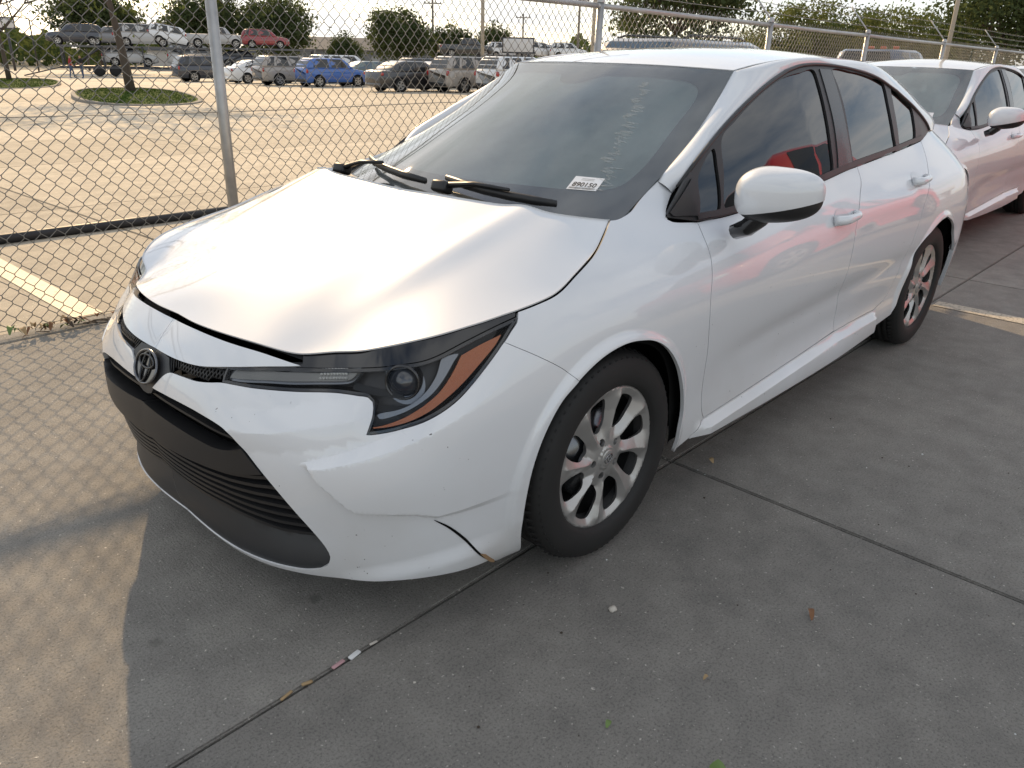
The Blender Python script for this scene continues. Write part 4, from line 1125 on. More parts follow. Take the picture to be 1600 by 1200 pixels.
    for s in (1, -1):
        rows = []
        inw = -cx * 0.018
        rows.append(AA + inw)
        for t in np.linspace(0, 1, 9):
            rows.append(AA * (1 - t) + BB * t + cx * (bul * 4 * t * (1 - t))[:, None])
        rows.append(BB + inw)
        rows = [q * [1, s, 1] for q in (rows if s > 0 else rows[::-1])]
        fr = loft(rows, 'side_frame', white, car)
        fr.data.flip_normals() if False else None
    for s in (1, -1):
        dm_ = MB(); dm_.tube((BB[1:] + cx[1:] * 0.004 + (BB - AA)[1:] * 0.03) * [1, s, 1], 0.0075, 6); dm_.build('door_edge_seal', M_BLACKS, car)
    # black window surround, panes and pillar trim
    belt3 = [tuple(q) for q in BELT if -3.0 < q[0] < -0.40]
    trim = np.vstack([crspline(up, 0.012), np.array([(q[0], q[2]) for q in belt3[::-1]] + [(-0.407, 0.938)])[:, :]])
    trim = loop(up, [tuple(up[-1]), (-2.772, 1.030)], [(q[0], q[2]) for q in belt3[::-1]], [(-0.40, 0.938), tuple(up[0])])
    glz = {'front_window': GB['g_front'], 'rear_window': GB['g_rear'], 'front_quarter_glass': GB['g_sail'], 'rear_quarter_glass': GB['g_quarter']}
    outl = {k: crspline(np.array(v), 0.012, closed=True) for k, v in glz.items()}
    for s in (1, -1):
        def Y(S): return (lambda u, z: S(u, z) * np.array([1, s, 1]))
        wt_ = panel('window_trim', Y(GS(0.004)), trim, M_BLACKS, car, holes=list(outl.values()), step=0.03, flange=0.012, flip=(s > 0))
        for k, v in outl.items():
            panel(k, Y(GS(-0.003)), inset(v, -0.006), M_SIDEG, wt_, flange=0, step=0.04, flip=(s > 0))
        bp = np.array(GB['bp_l'], float)
        pil = loop(bp + [-0.012, 0], [tuple(bp[-1] + [-0.012, 0]), (-1.70, 0.995)], [(-1.70, 0.995), (-1.715, 1.08), (-1.745, 1.23), (-1.755, 1.352)], [(-1.755, 1.352), tuple(bp[0] + [-0.012, 0])])
        panel('pillar_trim', Y(GS(0.0075)), pil, mat('pillar_film', (0.035, 0.036, 0.038), 0.22), wt_, flange=0.004, step=0.03, flip=(s > 0))
        bt3 = np.array([(q[0], q[2]) for q in belt3])
        lo_ = crspline(bt3, 0.02)
        mould = np.vstack([lo_ + [0, 0.004], (lo_ + [0, 0.022])[::-1]])
        panel('belt_moulding', Y(GS(0.009)), mould, M_BLACKS, wt_, flange=0.008, step=0.03, flip=(s > 0))
        sail = loop([(-0.415, 0.948), (-0.55, 1.035)], [(-0.55, 1.035), (-0.565, 0.985), (-0.540, 0.928)], [(-0.540, 0.928), (-0.47, 0.934)], [(-0.47, 0.934), (-0.425, 0.938), (-0.415, 0.948)])
        panel('sail_cover', Y(GS(0.010)), sail, M_BLACKS, wt_, flange=0.006, step=0.02, flip=(s > 0))
    # roof
    rd_data = []; w = []
    for q in crspline(np.array(HEADER), .03): rd_data.append(q); w.append(20)
    for q in crspline(np.array(ROOF_EDGE), .03): rd_data.append(q); w.append(20)
    REARH = [(-2.8, 0.462, 1.325), (-2.83, 0.3, 1.352), (-2.85, 0.0, 1.365)]
    for q in crspline(np.array(REARH), .03): rd_data.append(q); w.append(20)
    for x, z in ((-1.05, 1.381), (-1.3, 1.413), (-1.6, 1.431), (-1.9, 1.436), (-2.2, 1.431), (-2.5, 1.411)): rd_data += [(x, 0, z), (x, .1, z - .001)]; w += [6, 3]
    rd_data = np.array(rd_data)
    TR_ = fit_field(np.vstack([rd_data, rd_data * [1, -1, 1]]), w + w, (-2.92, -0.60), (-0.88, 0.60), 0.06, 0.3)
    SR = lambda x, y: np.stack([np.asarray(x, float), np.asarray(y, float), TR_(x, y)], -1)
    hd = crspline(np.array(HEADER), .02)[:, :2]; re_ = crspline(np.array(ROOF_EDGE), .02)[:, :2]; rh = crspline(np.array(REARH), .02)[:, :2]
    rl = np.vstack([hd, re_[1:], rh[1:]]); rl2 = rl.copy(); rl2[:, 1] = np.maximum(rl2[:, 1] - 0.004, 0); rl2[0, 1] = 0; rl2[-1, 1] = 0
    panel('roof', SR, rl2, white, car, flange=0.003, merge=True, step=0.03, flip=True)
    # windshield with its black border, sticker, wipers
    SW = ws_surface()
    wl_ = loop([(-1, 0), (1, 0)], [(1, 0), (1, 1)], [(1, 1), (-1, 1)], [(-1, 1), (-1, 0)], step=0.03)
    ws = panel('windshield', SW, wl_, M_WSG, car, flange=0.0, step=0.05)
    hole = crspline(np.array([(-.86, .20), (-.4, .145), (0, .135), (.4, .145), (.86, .20), (.895, .3), (.885, .6), (.872, .85), (.80, .905), (.3, .915), (.17, .90), (.10, .845), (-.10, .845), (-.17, .90), (-.3, .915), (-.80, .905), (-.872, .85), (-.885, .6), (-.895, .3)]), 0.03, closed=True)
    panel('windshield_border', ws_surface(-0.006), inset(wl_, 0.004), mat('black_frit', (0.012, 0.013, 0.014), 0.35), ws, holes=[hole], step=0.06, flange=0.0)
    panel('sky_film', ws_surface(-0.011), inset(wl_, 0.006), M_SKYFILM, ws, step=0.08, flange=0.0)  # added sheet, lightens the windshield like mirrored sky
    panel('sensor_pod', ws_surface(-0.008), crspline(np.array([(-.10, .85), (.10, .85), (.07, .93), (-.07, .93)]), 0.02, closed=True), mat('sensor_grey', (0.20, 0.22, 0.22), 0.3), ws, flange=0.0, step=0.05)
    bg = ws_surface()
    BGc = np.array([(-2.85, 0, 1.365), (-3.10, 0, 1.265), (-3.40, 0, 1.082)]); BGe = np.array([(-2.8, .462, 1.325), (-3.06, .482, 1.238), C_END * np.array([1, .93, 1])])
    rows = []
    for a in np.linspace(-1, 1, 17):
        e = BGe * [1, np.sign(a) if a else 1, 1]
        q = BGc + (BGe * [1, 0, 1] - BGc * [1, 0, 1]) * abs(a) ** 2.2; q[:, 1] = a * BGe[:, 1]
        rows.append(crspline(q, 0.08))
    loft(rows, 'back_glass', M_SIDEG, car)
    # cowl
    r1 = np.array(crspline(np.array(REAR), .03)); r1 = np.vstack([r1, (r1 * [1, -1, 1])[::-1][1:]])
    g1 = SW(np.linspace(1, -1, len(r1)), np.full(len(r1), 0.015))
    loft([r1 - [0, 0, .02], 0.5 * (r1 + g1) - [0, 0, .022], g1 - [0, 0, .004]], 'cowl', M_BLACKS, car)
    return car, dict(ws=ws, SW=SW, hood=hood, white=white, TH=TH, nz=nz)

def add_mirror(car, white):
    for s in (1,):
        bm = bmesh.new()
        bmesh.ops.create_uvsphere(bm, u_segments=40, v_segments=28, radius=1.0)
        for v in bm.verts:
            x, y, z = v.co
            q = lambda t, e: math.copysign(abs(t) ** e, t)
            y2, z2 = q(y, 0.70), q(z, 0.66)
            X = x * 0.085
            if X < 0: X *= 0.45
            Y = y2 * 0.125
            Z = z2 * (0.083 - 0.010 * y2 - 0.022 * max(0.0, -y2) ** 2.5)
            Z += 0.006 * y2
            X -= 0.055 * (y2 + 1) * 0.5 + 0.02 * y2 * y2
            v.co = (X, Y, Z)
        up_, lo_ = bm, bm.copy()
        for b, side in ((up_, True), (lo_, False)):
            bmesh.ops.bisect_plane(b, geom=list(b.verts) + list(b.edges) + list(b.faces), plane_co=(0, 0, -0.040), plane_no=Vector((0.10, -0.22, 1.0)).normalized(), clear_inner=side, clear_outer=not side)
        def fin(b, name, m, par, shrink=1.0):
            me = bpy.data.meshes.new(name); b.to_mesh(me); b.free(); me.materials.append(m)
            for v in me.vertices: v.co = Vector((v.co.x * shrink - 0.600, v.co.y * shrink + 0.952, v.co.z * shrink + 1.012))
            if s < 0:
                for v in me.vertices: v.co.y *= -1
                me.flip_normals()
            me.polygons.foreach_set('use_smooth', [True] * len(me.polygons))
            o = bpy.data.objects.new(name, me); COL.objects.link(o); o.parent = par
            return o
        cap_ = fin(up_, 'door_mirror', white, car)
        fin(lo_, 'mirror_lower_shell', M_BLACKS, cap_, 0.985)
        arm = MB()
        pts = [(-0.625, 0.925, 0.975), (-0.625, 0.905, 0.935), (-0.620, 0.875, 0.905), (-0.615, 0.835, 0.885)]
        arm.tube([(x, s * y, z) for x, y, z in pts], [0.052, 0.050, 0.046, 0.040], 10, flat=0.62)
        arm.build('mirror_arm', M_BLACKG, cap_)
        g = MB()
        gp = [(-0.672 - 0.028 * math.cos(a), s * (0.955 + 0.100 * math.cos(a)), 1.012 + 0.060 * math.sin(a)) for a in np.linspace(0, 2 * math.pi, 28, endpoint=False)]
        g.add(gp, [tuple(range(28))]); g.build('mirror_glass', M_MIRRORG, cap_)

def add_interior(car):
    d = MB()
    def dash_row(y):
        return [(-0.10, y, 0.80), (-0.22, y, 0.925 - 0.03 * abs(y)), (-0.42, y, 0.955 - 0.03 * abs(y)), (-0.62, y, 0.935 - 0.03 * abs(y)), (-0.72, y, 0.86), (-0.70, y, 0.60)]
    rows = [dash_row(y) for y in np.linspace(-0.66, 0.66, 15)]
    loft(rows, 'dashboard', M_DASH, car)
    hood_ = MB(); hood_.box((-0.68, 0.36, 0.95), (0.12, 0.36, 0.07), bev=0.02); hood_.box((-0.72, 0.02, 0.965), (0.02, 0.26, 0.14), bev=0.008)
    hood_.build('instrument_hood', M_DASH, car)
    swm = MB(); M = Matrix.Translation((-0.86, 0.36, 0.90)) @ Matrix.Rotation(R(-65), 4, 'Y')
    swm.tube([M @ Vector((0.185 * math.cos(a), 0.185 * math.sin(a), 0)) for a in np.linspace(0, 2 * math.pi, 33)], 0.015, 8, cap=False)
    swm.tube([M @ Vector((0, -0.18, 0)), M @ Vector((0, 0, -0.03)), M @ Vector((0, 0.18, 0))], 0.02, 6); swm.tube([M @ Vector((0, 0, -0.02)), M @ Vector((-0.18, 0, 0))], 0.02, 6)
    swm.build('steering_wheel', M_DASH, car)
    for (x, y) in ((-1.35, 0.36), (-1.35, -0.36)):
        b = MB(); b.box((x, y, 0.52), (0.5, 0.5, 0.16), bev=0.05); b.box((x - 0.30, y, 0.86), (0.13, 0.48, 0.60), rot=(0, R(-14), 0), bev=0.05)
        so = b.build('seat', M_FAB, car)
        h = MB(); h.box((x - 0.40, y, 1.20), (0.09, 0.26, 0.17), rot=(0, R(-10), 0), bev=0.035); h.build('headrest', M_FAB, so)
    b = MB(); b.box((-2.25, 0, 0.50), (0.5, 1.2, 0.18), bev=0.05); b.box((-2.62, 0, 0.84), (0.14, 1.2, 0.58), rot=(0, R(-18), 0), bev=0.05); b.build('seat', M_FAB, car)
    s = MB(); s.box((-2.98, 0, 1.02), (0.5, 1.06, 0.02)); s.build('parcel_shelf', M_FAB, car)
    hl = MB()
    hl.add([(-1.02, .47, 1.325), (-1.02, -.47, 1.325), (-2.75, -.44, 1.34), (-2.75, .44, 1.34)], [(0, 1, 2, 3)]); hl.build('headliner', mat('headliner', (0.30, 0.29, 0.27), 0.9), car)
    rv = MB(); rv.box((-0.80, 0, 1.245), (0.03, 0.23, 0.062), rot=(0, R(12), 0), bev=0.012); rv.build('rear_view_mirror', M_BLACKS, car)

def on_ws(SW, a, b, off): # point on the glass
    e = 0.004
    P = SW(np.array([a]), np.array([b]))[0]; Pa = SW(np.array([a + e]), np.array([b]))[0]; Pb = SW(np.array([a]), np.array([b + e]))[0]
    N = np.cross(Pa - P, Pb - P); N /= np.linalg.norm(N); N *= np.sign(N[2])
    return P + N * off

def add_wipers(car, SW):
    def blade(p_root, path, name):
        o = MB()
        pts = [on_ws(SW, a, b, 0.028) for a, b in path]
        o.tube(pts, [0.006] + [0.0095] * (len(pts) - 2) + [0.007], 8, flat=1.5)
        w = o.build('wiper', M_BLACKS, car)
        ar = MB()
        mid = on_ws(SW, *path[len(path) // 2], 0.05)
        ar.tube([p_root, 0.5 * (np.array(p_root) + mid) + [0, 0, .012], mid], [0.016, 0.011, 0.008], 6, flat=0.7)
        ar.build('wiper_arm', M_BLACKS, w)
        cp = MB(); cp.box(tuple(np.array(p_root) + [0, 0, -0.004]), (0.05, 0.06, 0.038), rot=(0, R(-20), R(8)), bev=0.01); cp.build('wiper_cap', M_BLACKS, w)
    blade((-0.045, 0.10, 0.993), [(0.10, .080), (0.24, .060), (0.38, .045), (0.52, .034), (0.64, .026), (0.74, .022)], 'a')
    blade((-0.13, -0.56, 0.972), [(-0.80, .105), (-0.62, .085), (-0.42, .07), (-0.2, .055), (0.0, .045)], 'b')

def add_sticker(car, ws, SW, corners, text):
    """paper slip stuck on the glass: corners (a, b) bottom-left, bottom-right, top-right, top-left as read"""
    c = [np.array(q, float) for q in corners]
    def mp(s, t, off): # s, t in 0..1
        q = (c[0] * (1 - s) + c[1] * s) * (1 - t) + (c[3] * (1 - s) + c[2] * s) * t
        return on_ws(SW, q[0], q[1], off)
    st = MB(); n = 6
    v = [mp(i / n, j / n, 0.0012) for i in range(n + 1) for j in range(n + 1)]
    st.add(v, [(i * (n + 1) + j, (i + 1) * (n + 1) + j, (i + 1) * (n + 1) + j + 1, i * (n + 1) + j + 1) for i in range(n) for j in range(n)])
    so = st.build('lot_sticker', M_WPLATE, ws)
    cu = bpy.data.curves.new('lot_number', 'FONT'); cu.body = text; cu.size = 1.0; cu.offset = 0.012; cu.resolution_u = 3
    to = bpy.data.objects.new('lot_number', cu); COL.objects.link(to)
    dg = bpy.context.evaluated_depsgraph_get(); me = bpy.data.meshes.new_from_object(to.evaluated_get(dg))
    bpy.data.objects.remove(to, do_unlink=True)
    xs = [q.co.x for q in me.vertices]; ys = [q.co.y for q in me.vertices]
    x0, x1, y0, y1 = min(xs), max(xs), min(ys), max(ys)
    for q in me.vertices: q.co = mp(0.10 + 0.80 * (q.co.x - x0) / (x1 - x0), 0.22 + 0.33 * (q.co.y - y0) / (y1 - y0), 0.0026)
    me.materials.append(M_INK)
    o = bpy.data.objects.new('lot_number', me); COL.objects.link(o); o.parent = so
    bc = MB(); r_ = random.Random(3); s = 0.06
    while s < 0.93:
        w_ = r_.choice([.006, .010, .016]); q = [mp(s, .05, .0024), mp(s + w_, .05, .0024), mp(s + w_, .17, .0024), mp(s, .17, .0024)]
        bc.add(q, [(0, 1, 2, 3)]); s += w_ + r_.choice([.007, .011])
    for t in (0.72, 0.82):
        q = [mp(.28, t, .0024), mp(.72, t, .0024), mp(.72, t + .02, .0024), mp(.28, t + .02, .0024)]; bc.add(q, [(0, 1, 2, 3)])
    bc.build('barcode', mat('grey_ink', (0.16, 0.16, 0.16), 0.6), so)

def add_scrawl(ws, SW):
    """faded grease-pencil writing down the driver's edge of the glass"""
    m = glassy('grease_pencil', (0.80, 0.80, 0.80), ior=1.2)
    MATS['grease_pencil'] = m
    n, l = m.node_tree.nodes, m.node_tree.links
    n.clear(); out = n.new('ShaderNodeOutputMaterial'); mx = n.new('ShaderNodeMixShader'); tr = n.new('ShaderNodeBsdfTransparent'); df = n.new('ShaderNodeBsdfDiffuse')
    df.inputs[0].default_value = (0.75, 0.76, 0.74, 1); mx.inputs[0].default_value = 0.10
    l.new(tr.outputs[0], mx.inputs[1]); l.new(df.outputs[0], mx.inputs[2]); l.new(mx.outputs[0], out.inputs['Surface'])
    r_ = random.Random(5); b = MB()
    for k in range(13):
        t = 0.16 + 0.055 * k
        a0 = 0.86 - 0.06 * k * 0.35 + r_.uniform(-.02, .02)
        pts = []
        for j in range(7):
            pts.append(on_ws(SW, a0 - 0.05 * (j % 2) - r_.uniform(0, .035), t + 0.007 * j + r_.uniform(-.008, .008), 0.002))
        b.tube(crspline(np.array(pts), 0.01), 0.0016, 3, cap=False)
    b.build('grease_pencil_writing', m, ws)
# ------------------------------------------------------------------ build: the sedan
sedan, SI = build_sedan('sedan', 'white four door sedan in front, parked nose first beside the chain link fence', M_WHITE)
add_mirror(sedan, M_WHITE); add_interior(sedan); add_wipers(sedan, SI['SW'])
add_sticker(sedan, SI['ws'], SI['SW'], [(0.685, 0.150), (0.812, 0.158), (0.800, 0.236), (0.672, 0.228)], '890150')
add_scrawl(SI['ws'], SI['SW'])
add_wheels(sedan)
# ------------------------------------------------------------------ ground: far plane, driveway slabs, sloping car park
SLOPE = 0.017
LOT_Y = -2.45
def lotz(y): return min(0.0, SLOPE * (y - LOT_Y)) if y > -130 else SLOPE * (-130 - LOT_Y)
CAMP = Vector((1.65909, 2.00075, 1.38345))
def pol(az, d, z=None):
    """a spot at compass angle az (degrees from +x) and distance d from where the photographer stands"""
    x, y = CAMP.x + d * math.cos(R(az)), CAMP.y + d * math.sin(R(az))
    return (x, y, lotz(y) if z is None else z)

M_GROUND = mat('far_ground', (0.20, 0.19, 0.15), 0.95)
g = mesh_obj('ground', [(-900, -900, -2.35), (500, -900, -2.35), (500, 500, -2.35), (-900, 500, -2.35)], [(0, 1, 2, 3)], M_GROUND)
tag(g, kind='structure')
SX = [10.73, 6.94, 3.15, -0.645, -4.44, -8.23, -12.02, -15.81, -19.6, -23.39, -27.18, -30.97]
SY = [-2.33, 0.69, 4.48, 8.27, 12.06]
drv = mesh_obj('driveway', [(-34, -2.47, -0.03), (14, -2.47, -0.03), (14, 40, -0.03), (-34, 40, -0.03)], [(0, 1, 2, 3)], M_JOINT)
tag(drv, kind='structure')
def slab(name, x0, x1, y0, y1, m, parent, gap=0.0035, h=0.05, bev=0.005):
    b = MB(); b.box((0, 0, -h / 2), (x1 - x0 - gap * 2, y1 - y0 - gap * 2, h))
    bm = bmesh.new(); me = bpy.data.meshes.new(name)
    v = [bm.verts.new(q) for q in b.v]
    for f in b.f: bm.faces.new([v[i] for i in f])
    bmesh.ops.bevel(bm, geom=[e for e in bm.edges if all(q.co.z > -1e-4 for q in e.verts)], offset=bev, segments=2, affect='EDGES')
    bmesh.ops.recalc_face_normals(bm, faces=list(bm.faces))
    bm.to_mesh(me); bm.free(); me.materials.append(m)
    return me
ap = mesh_obj('apron', [(-220, -2.47, -.004), (-30.98, -2.47, -.004), (-30.98, 160, -.004), (-220, 160, -.004), (-30.98, 12.07, -.004), (60, 12.07, -.004), (60, 160, -.004), (10.74, -2.47, -.004), (60, -2.47, -.004), (10.74, 12.07, -.004)], [(0, 1, 2, 3), (4, 5, 6, 2), (7, 8, 5, 9)], M_DRIVE)
tag(ap, kind='structure')
slab_cache = {}
for i in range(len(SX) - 1):
    for j in range(len(SY) - 1):
        w, d = SX[i] - SX[i + 1], SY[j + 1] - SY[j]
        k = (round(w, 2), round(d, 2))
        if k not in slab_cache: slab_cache[k] = slab('slab', -w / 2, w / 2, -d / 2, d / 2, M_DRIVE, drv)
        o = bpy.data.objects.new('slab', slab_cache[k]); COL.objects.link(o); o.parent = drv
        o.location = ((SX[i] + SX[i + 1]) / 2, (SY[j] + SY[j + 1]) / 2, 0)
lot = mesh_obj('parking_lot', [(-150, -130, -0.02), (45, -130, -0.02), (45, 0, -0.02), (-150, 0, -0.02)], [(0, 1, 2, 3)], M_LOT)
tag(lot, kind='structure')
lot.location = (0, LOT_Y, 0); lot.rotation_euler = (math.atan(SLOPE), 0, 0)
LS = 3.79
me_l = slab('slab', -LS / 2, LS / 2, -LS / 2, LS / 2, M_LOT, lot, gap=0.009, h=0.019, bev=0.005)
cnt = 0
for j in range(16):
    for i in range(-13, 4):
        x, y = i * LS + 1.0, -LS * (j + 0.5) - 0.02
        # only what the view takes in
        dx, dy = x - CAMP.x, y + LOT_Y - CAMP.y
        a = math.degrees(math.atan2(dy, dx)) % 360
        if not 198 < a < 272: continue
        o = bpy.data.objects.new('slab', me_l); COL.objects.link(o); o.parent = lot; o.location = (x, y, 0); cnt += 1

# painted marks
def paint_mat(name, c, wear):
    m = mat(name, c, 0.7); n, l, p = nodes_of(m); v = wcoord(n, l)
    f = ramp(n, l, noise(n, l, v, 55, 4, 0.7), [(wear, (0, 0, 0)), (wear + .14, (1, 1, 1))])
    tr = n.new('ShaderNodeBsdfTransparent'); mx = n.new('ShaderNodeMixShader'); out = [q for q in n if q.type == 'OUTPUT_MATERIAL'][0]
    l.new(f, mx.inputs[0]); l.new(tr.outputs[0], mx.inputs[1]); l.new(p.outputs[0], mx.inputs[2]); l.new(mx.outputs[0], out.inputs['Surface'])
    return m
M_YEL = paint_mat('worn_yellow_paint', (0.52, 0.46, 0.36), 0.33)
M_CREAM = paint_mat('worn_cream_paint', (0.78, 0.65, 0.46), 0.27)
def mark(name, pts, m, label):
    o = mesh_obj(name, pts, [tuple(range(len(pts)))], m)
    tag(o, label, 'painted line')
mark('parking_line', [(-3.56, 0.72, .004), (-3.69, 0.72, .004), (-3.69, 3.9, .004), (-3.56, 3.9, .004)], M_YEL, 'worn yellow painted stripe across the driveway behind the front sedan')
def lotmark(x0, x1, y0, y1): return [(x0, y0, lotz(y0) + .005), (x1, y0, lotz(y0) + .005), (x1, y1, lotz(y1) + .005), (x0, y1, lotz(y1) + .005)]
mark('parking_line', lotmark(0.16, 0.31, -2.50, -7.2), M_CREAM, 'cream painted bay line running from the fence into the car park')

# ------------------------------------------------------------------ chain link fence
FY = -2.42
fence = empty('chain_link_fence', (0, FY, 0), label='galvanised chain link fence with barbed wire running behind the white sedans', cat='fence')
POSTS = [2.6, -0.62, -4.0, -7.1, -9.9, -13.2, -16.4, -19.6, -22.8, -26.0, -29.2, -32.4]
def railz(x):
    return 1.775 + 0.008 * (x + 3.4) if x < -0.62 else 1.797 - 0.14 * (x + 0.62)
for k, x in enumerate(POSTS):
    b = MB()
    lean = -0.05 if k == 2 else rnd.uniform(-.008, .008)
    b.tube([(x, 0.035, -0.02), (x + lean * 0.6, 0.035, 1.0), (x + lean, 0.035, railz(x) + 0.03)], 0.030, 14)
    b.lathe([(0.034, 0), (0.034, 0.03), (0.018, 0.05), (0.0, 0.052)], 14, Matrix.Translation((x + lean, 0.035, railz(x) + 0.025)))
    po = b.build('post', M_STEEL, fence)
    if x < -3:
        a = MB()
        p0 = Vector((x + lean, 0.03, railz(x) + 0.05)); p1 = p0 + Vector((0.0, -0.27, 0.30))
        a.tube([p0, p1], 0.018, 6, flat=0.5)
        a.build('barb_arm', M_STEEL, fence)
        if k in (2, 3, 4, 5):
            tb = MB()
            for zz_ in (0.5, 0.95, 1.4): tb.lathe([(.0325, -.012), (.0335, 0), (.0325, .012)], 12, Matrix.Translation((x, 0.035, zz_)))
            tb.build('tie_band', M_WIRE, po)
for a, b_ in zip(POSTS[:-1], POSTS[1:]):
    r_ = MB(); r_.tube([(a, 0.035, railz(a)), ((a + b_) / 2, 0.035, (railz(a) + railz(b_)) / 2 - 0.004), (b_, 0.035, railz(b_))], 0.021, 10); r_.build('top_rail', M_STEEL, fence)
m_ = MB(); m_.tube([(2.6, -4.86, lotz(-4.86) + .036), (0.9, -4.88, lotz(-4.88) + .037), (-0.4, -4.90, lotz(-4.9) + .036), (-2.6, -4.92, lotz(-4.9) + .036)], 0.038, 14)
tag(m_.build('black_pipe', M_RUST), 'long black pipe lying on the car park just beyond the fence', 'pipe')
# woven mesh: zigzag wires, each hooked round its neighbour
PW = 0.076; PH = 0.086
def weave(x0, x1):
    b = MB(); n = int((x0 - x1) / (PW / 2))
    rr = random.Random(int(x0 * 10))
    for k in range(n + 1):
        xc = x0 - k * PW / 2
        zt = railz(xc) - 0.005
        m = int((zt + 0.02) / (PH / 2))
        pts = []
        for j in range(m + 2):
            s = 1 if (j + k) % 2 else -1
            z = zt + 0.06 - j * PH / 2
            if z < 0.012: break
            wob = 0.012 * math.sin(xc * 1.3 + z * 1.1) + 0.004 * math.sin(7 * xc)
            for dz_ in (.0055, -.0055): pts.append((xc + s * (PW / 4 + 0.0016), wob + 0.0035 * (1 if s > 0 else -1), z + dz_))
        b.tube(pts, 0.0026, 3, cap=False, smooth=True)
    o = b.build('chain_link_mesh', M_WIRE, fence); o['kind'] = 'stuff'
xs_ = [1.35] + POSTS[1:]
for a, b_ in zip(xs_[:-1], xs_[1:]):
    if b_ > -30: weave(a, b_)
for k in range(3):                                              # barbed wire
    t = 0.25 + 0.36 * k
    pts = []
    for x in np.arange(-2.0, -32.4, -0.5):
        sag = -0.012 * math.sin(math.pi * ((x + 4.0) % 3.15) / 3.15)
        pts.append((x, 0.03 - 0.27 * t, railz(x) + 0.05 + 0.30 * t + sag))
    w_ = MB(); w_.tube(pts, 0.0030, 4, cap=False)
    for x in np.arange(-3.4, -20, -0.13):
        q = Vector((x, 0.03 - 0.27 * t, railz(x) + 0.05 + 0.30 * t)); w_.tube([q + Vector((-.004, -.014, .012)), q + Vector((.004, .014, -.012))], 0.0022, 3)
    w_.build('barbed_wire', M_WIRE, fence)
for z in (0.03, 1.05):
    w_ = MB(); w_.tube([(x, 0.0, z + 0.006 * math.sin(x * 2)) for x in np.arange(1.35, -30, -0.4)], 0.0022, 4, cap=False); w_.build('tension_wire', M_WIRE, fence)
# bottom kerb strip under the fence
k_ = MB(); k_.box((-10, -2.40, -0.012), (48, 0.13, 0.036), bev=0.006); kb = k_.build('fence_strip', M_DRIVE); tag(kb, kind='structure')

# ------------------------------------------------------------------ litter along the fence and on the slabs
def leaf_mesh(w, h, curl, seed):
    r_ = random.Random(seed); n = 7; v = []; f = []
    for i in range(n):
        t = i / (n - 1); ww = w * math.sin(math.pi * min(1, 0.06 + t * 0.94)) ** 0.8 * (1 + r_.uniform(-.15, .15))
        z = curl * math.sin(t * 2.6) * h
        v += [(-ww, (t - .5) * h, z + curl * ww * 0.9), (0, (t - .5) * h, z), (ww, (t - .5) * h, z + curl * ww * 1.1)]
    for i in range(n - 1):
        for k in (0, 1): f.append((i * 3 + k, i * 3 + k + 1, i * 3 + k + 4, i * 3 + k + 3))
    return v, f
def leaf(name, loc, rz, w, h, curl, m, seed, label, cat, group=None, z=0.004):
    v, f = leaf_mesh(w, h, curl, seed)
    o = mesh_obj(name, v, f, m, None, True); o.location = (loc[0], loc[1], z); o.rotation_euler = (rnd.uniform(-.15, .15), rnd.uniform(-.15, .15), rz)
    tag(o, label, cat, group)
    return o
M_LEAFB = mat('dry_leaf', (0.20, 0.095, 0.045), 0.8); M_LEAFG = mat('green_leaf', (0.13, 0.20, 0.055), 0.6); M_LEAFT = mat('tan_leaf', (0.36, 0.25, 0.13), 0.8); M_LEAFD = mat('dark_leaf', (0.055, 0.04, 0.028), 0.9)
M_PEB = mat('pale_pebble', (0.52, 0.48, 0.42), 0.8); M_PAPER = mat('paper_scrap', (0.70, 0.70, 0.69), 0.7); M_PINK = mat('pink_scrap', (0.50, 0.30, 0.31), 0.7)
k = 0
for x0, n_, spread in ((0.42, 14, .10), (0.03, 16, .10), (0.62, 6, .05), (0.28, 7, .12), (-0.2, 9, .16)):
    for j in range(n_):
        x = x0 + rnd.gauss(0, spread); y = FY + 0.06 + abs(rnd.gauss(0, .025)); s = rnd.uniform(.018, .036)
        leaf('dead_leaf', (x, y), rnd.uniform(0, 6.3), s * .45, s * 1.7, rnd.uniform(.3, .9), rnd.choice([M_LEAFB, M_LEAFB, M_LEAFD, M_LEAFD, M_LEAFT, M_LEAFG]), k, 'curled dead leaf lying in the drift under the fence', 'leaf', 'dead leaves drifted along the fence foot', z=0.008 + rnd.uniform(0, .03)); k += 1
for j in range(10):
    x = rnd.choice([0.42, 0.03, 0.3]) + rnd.gauss(0, .1)
    b = MB(); a = rnd.uniform(-.6, .6); L = rnd.uniform(.05, .14)
    b.tube([(-L / 2, 0, 0), (0, .006, .008), (L / 2, -.004, .004)], .0022, 4); o = b.build('twig', M_LEAFD); o.location = (x, FY + .07 + rnd.uniform(0, .03), .014); o.rotation_euler = (0, 0, a)
    tag(o, 'thin dark twig caught in the leaf drift under the fence', 'twig', 'twigs along the fence foot')
def gp(x, y): return (x, y)
leaf('green_leaf', (0.462, 1.512), 0.5, .013, .034, .25, M_LEAFG, 41, 'pale green leaf lying flat near the bottom edge', 'leaf')
leaf('green_leaf', (0.530, 1.275), 1.9, .007, .022, .3, M_LEAFG, 42, 'small bright green leaf scrap on the dark slab', 'leaf')
leaf('brown_leaf', (-0.155, 1.44), 2.3, .008, .034, .5, M_LEAFB, 43, 'brown curled leaf lying alone on the shaded slab', 'leaf')
leaf('brown_leaf', (-0.74, 0.80), 2.7, .009, .03, .4, M_LEAFT, 44, 'tan dry leaf beside the front sedan sill', 'leaf')
leaf('tan_leaf', (0.25, 1.36), 1.2, .006, .016, .5, M_LEAFT, 45, 'tiny tan leaf scrap low in the middle of the slab', 'leaf')
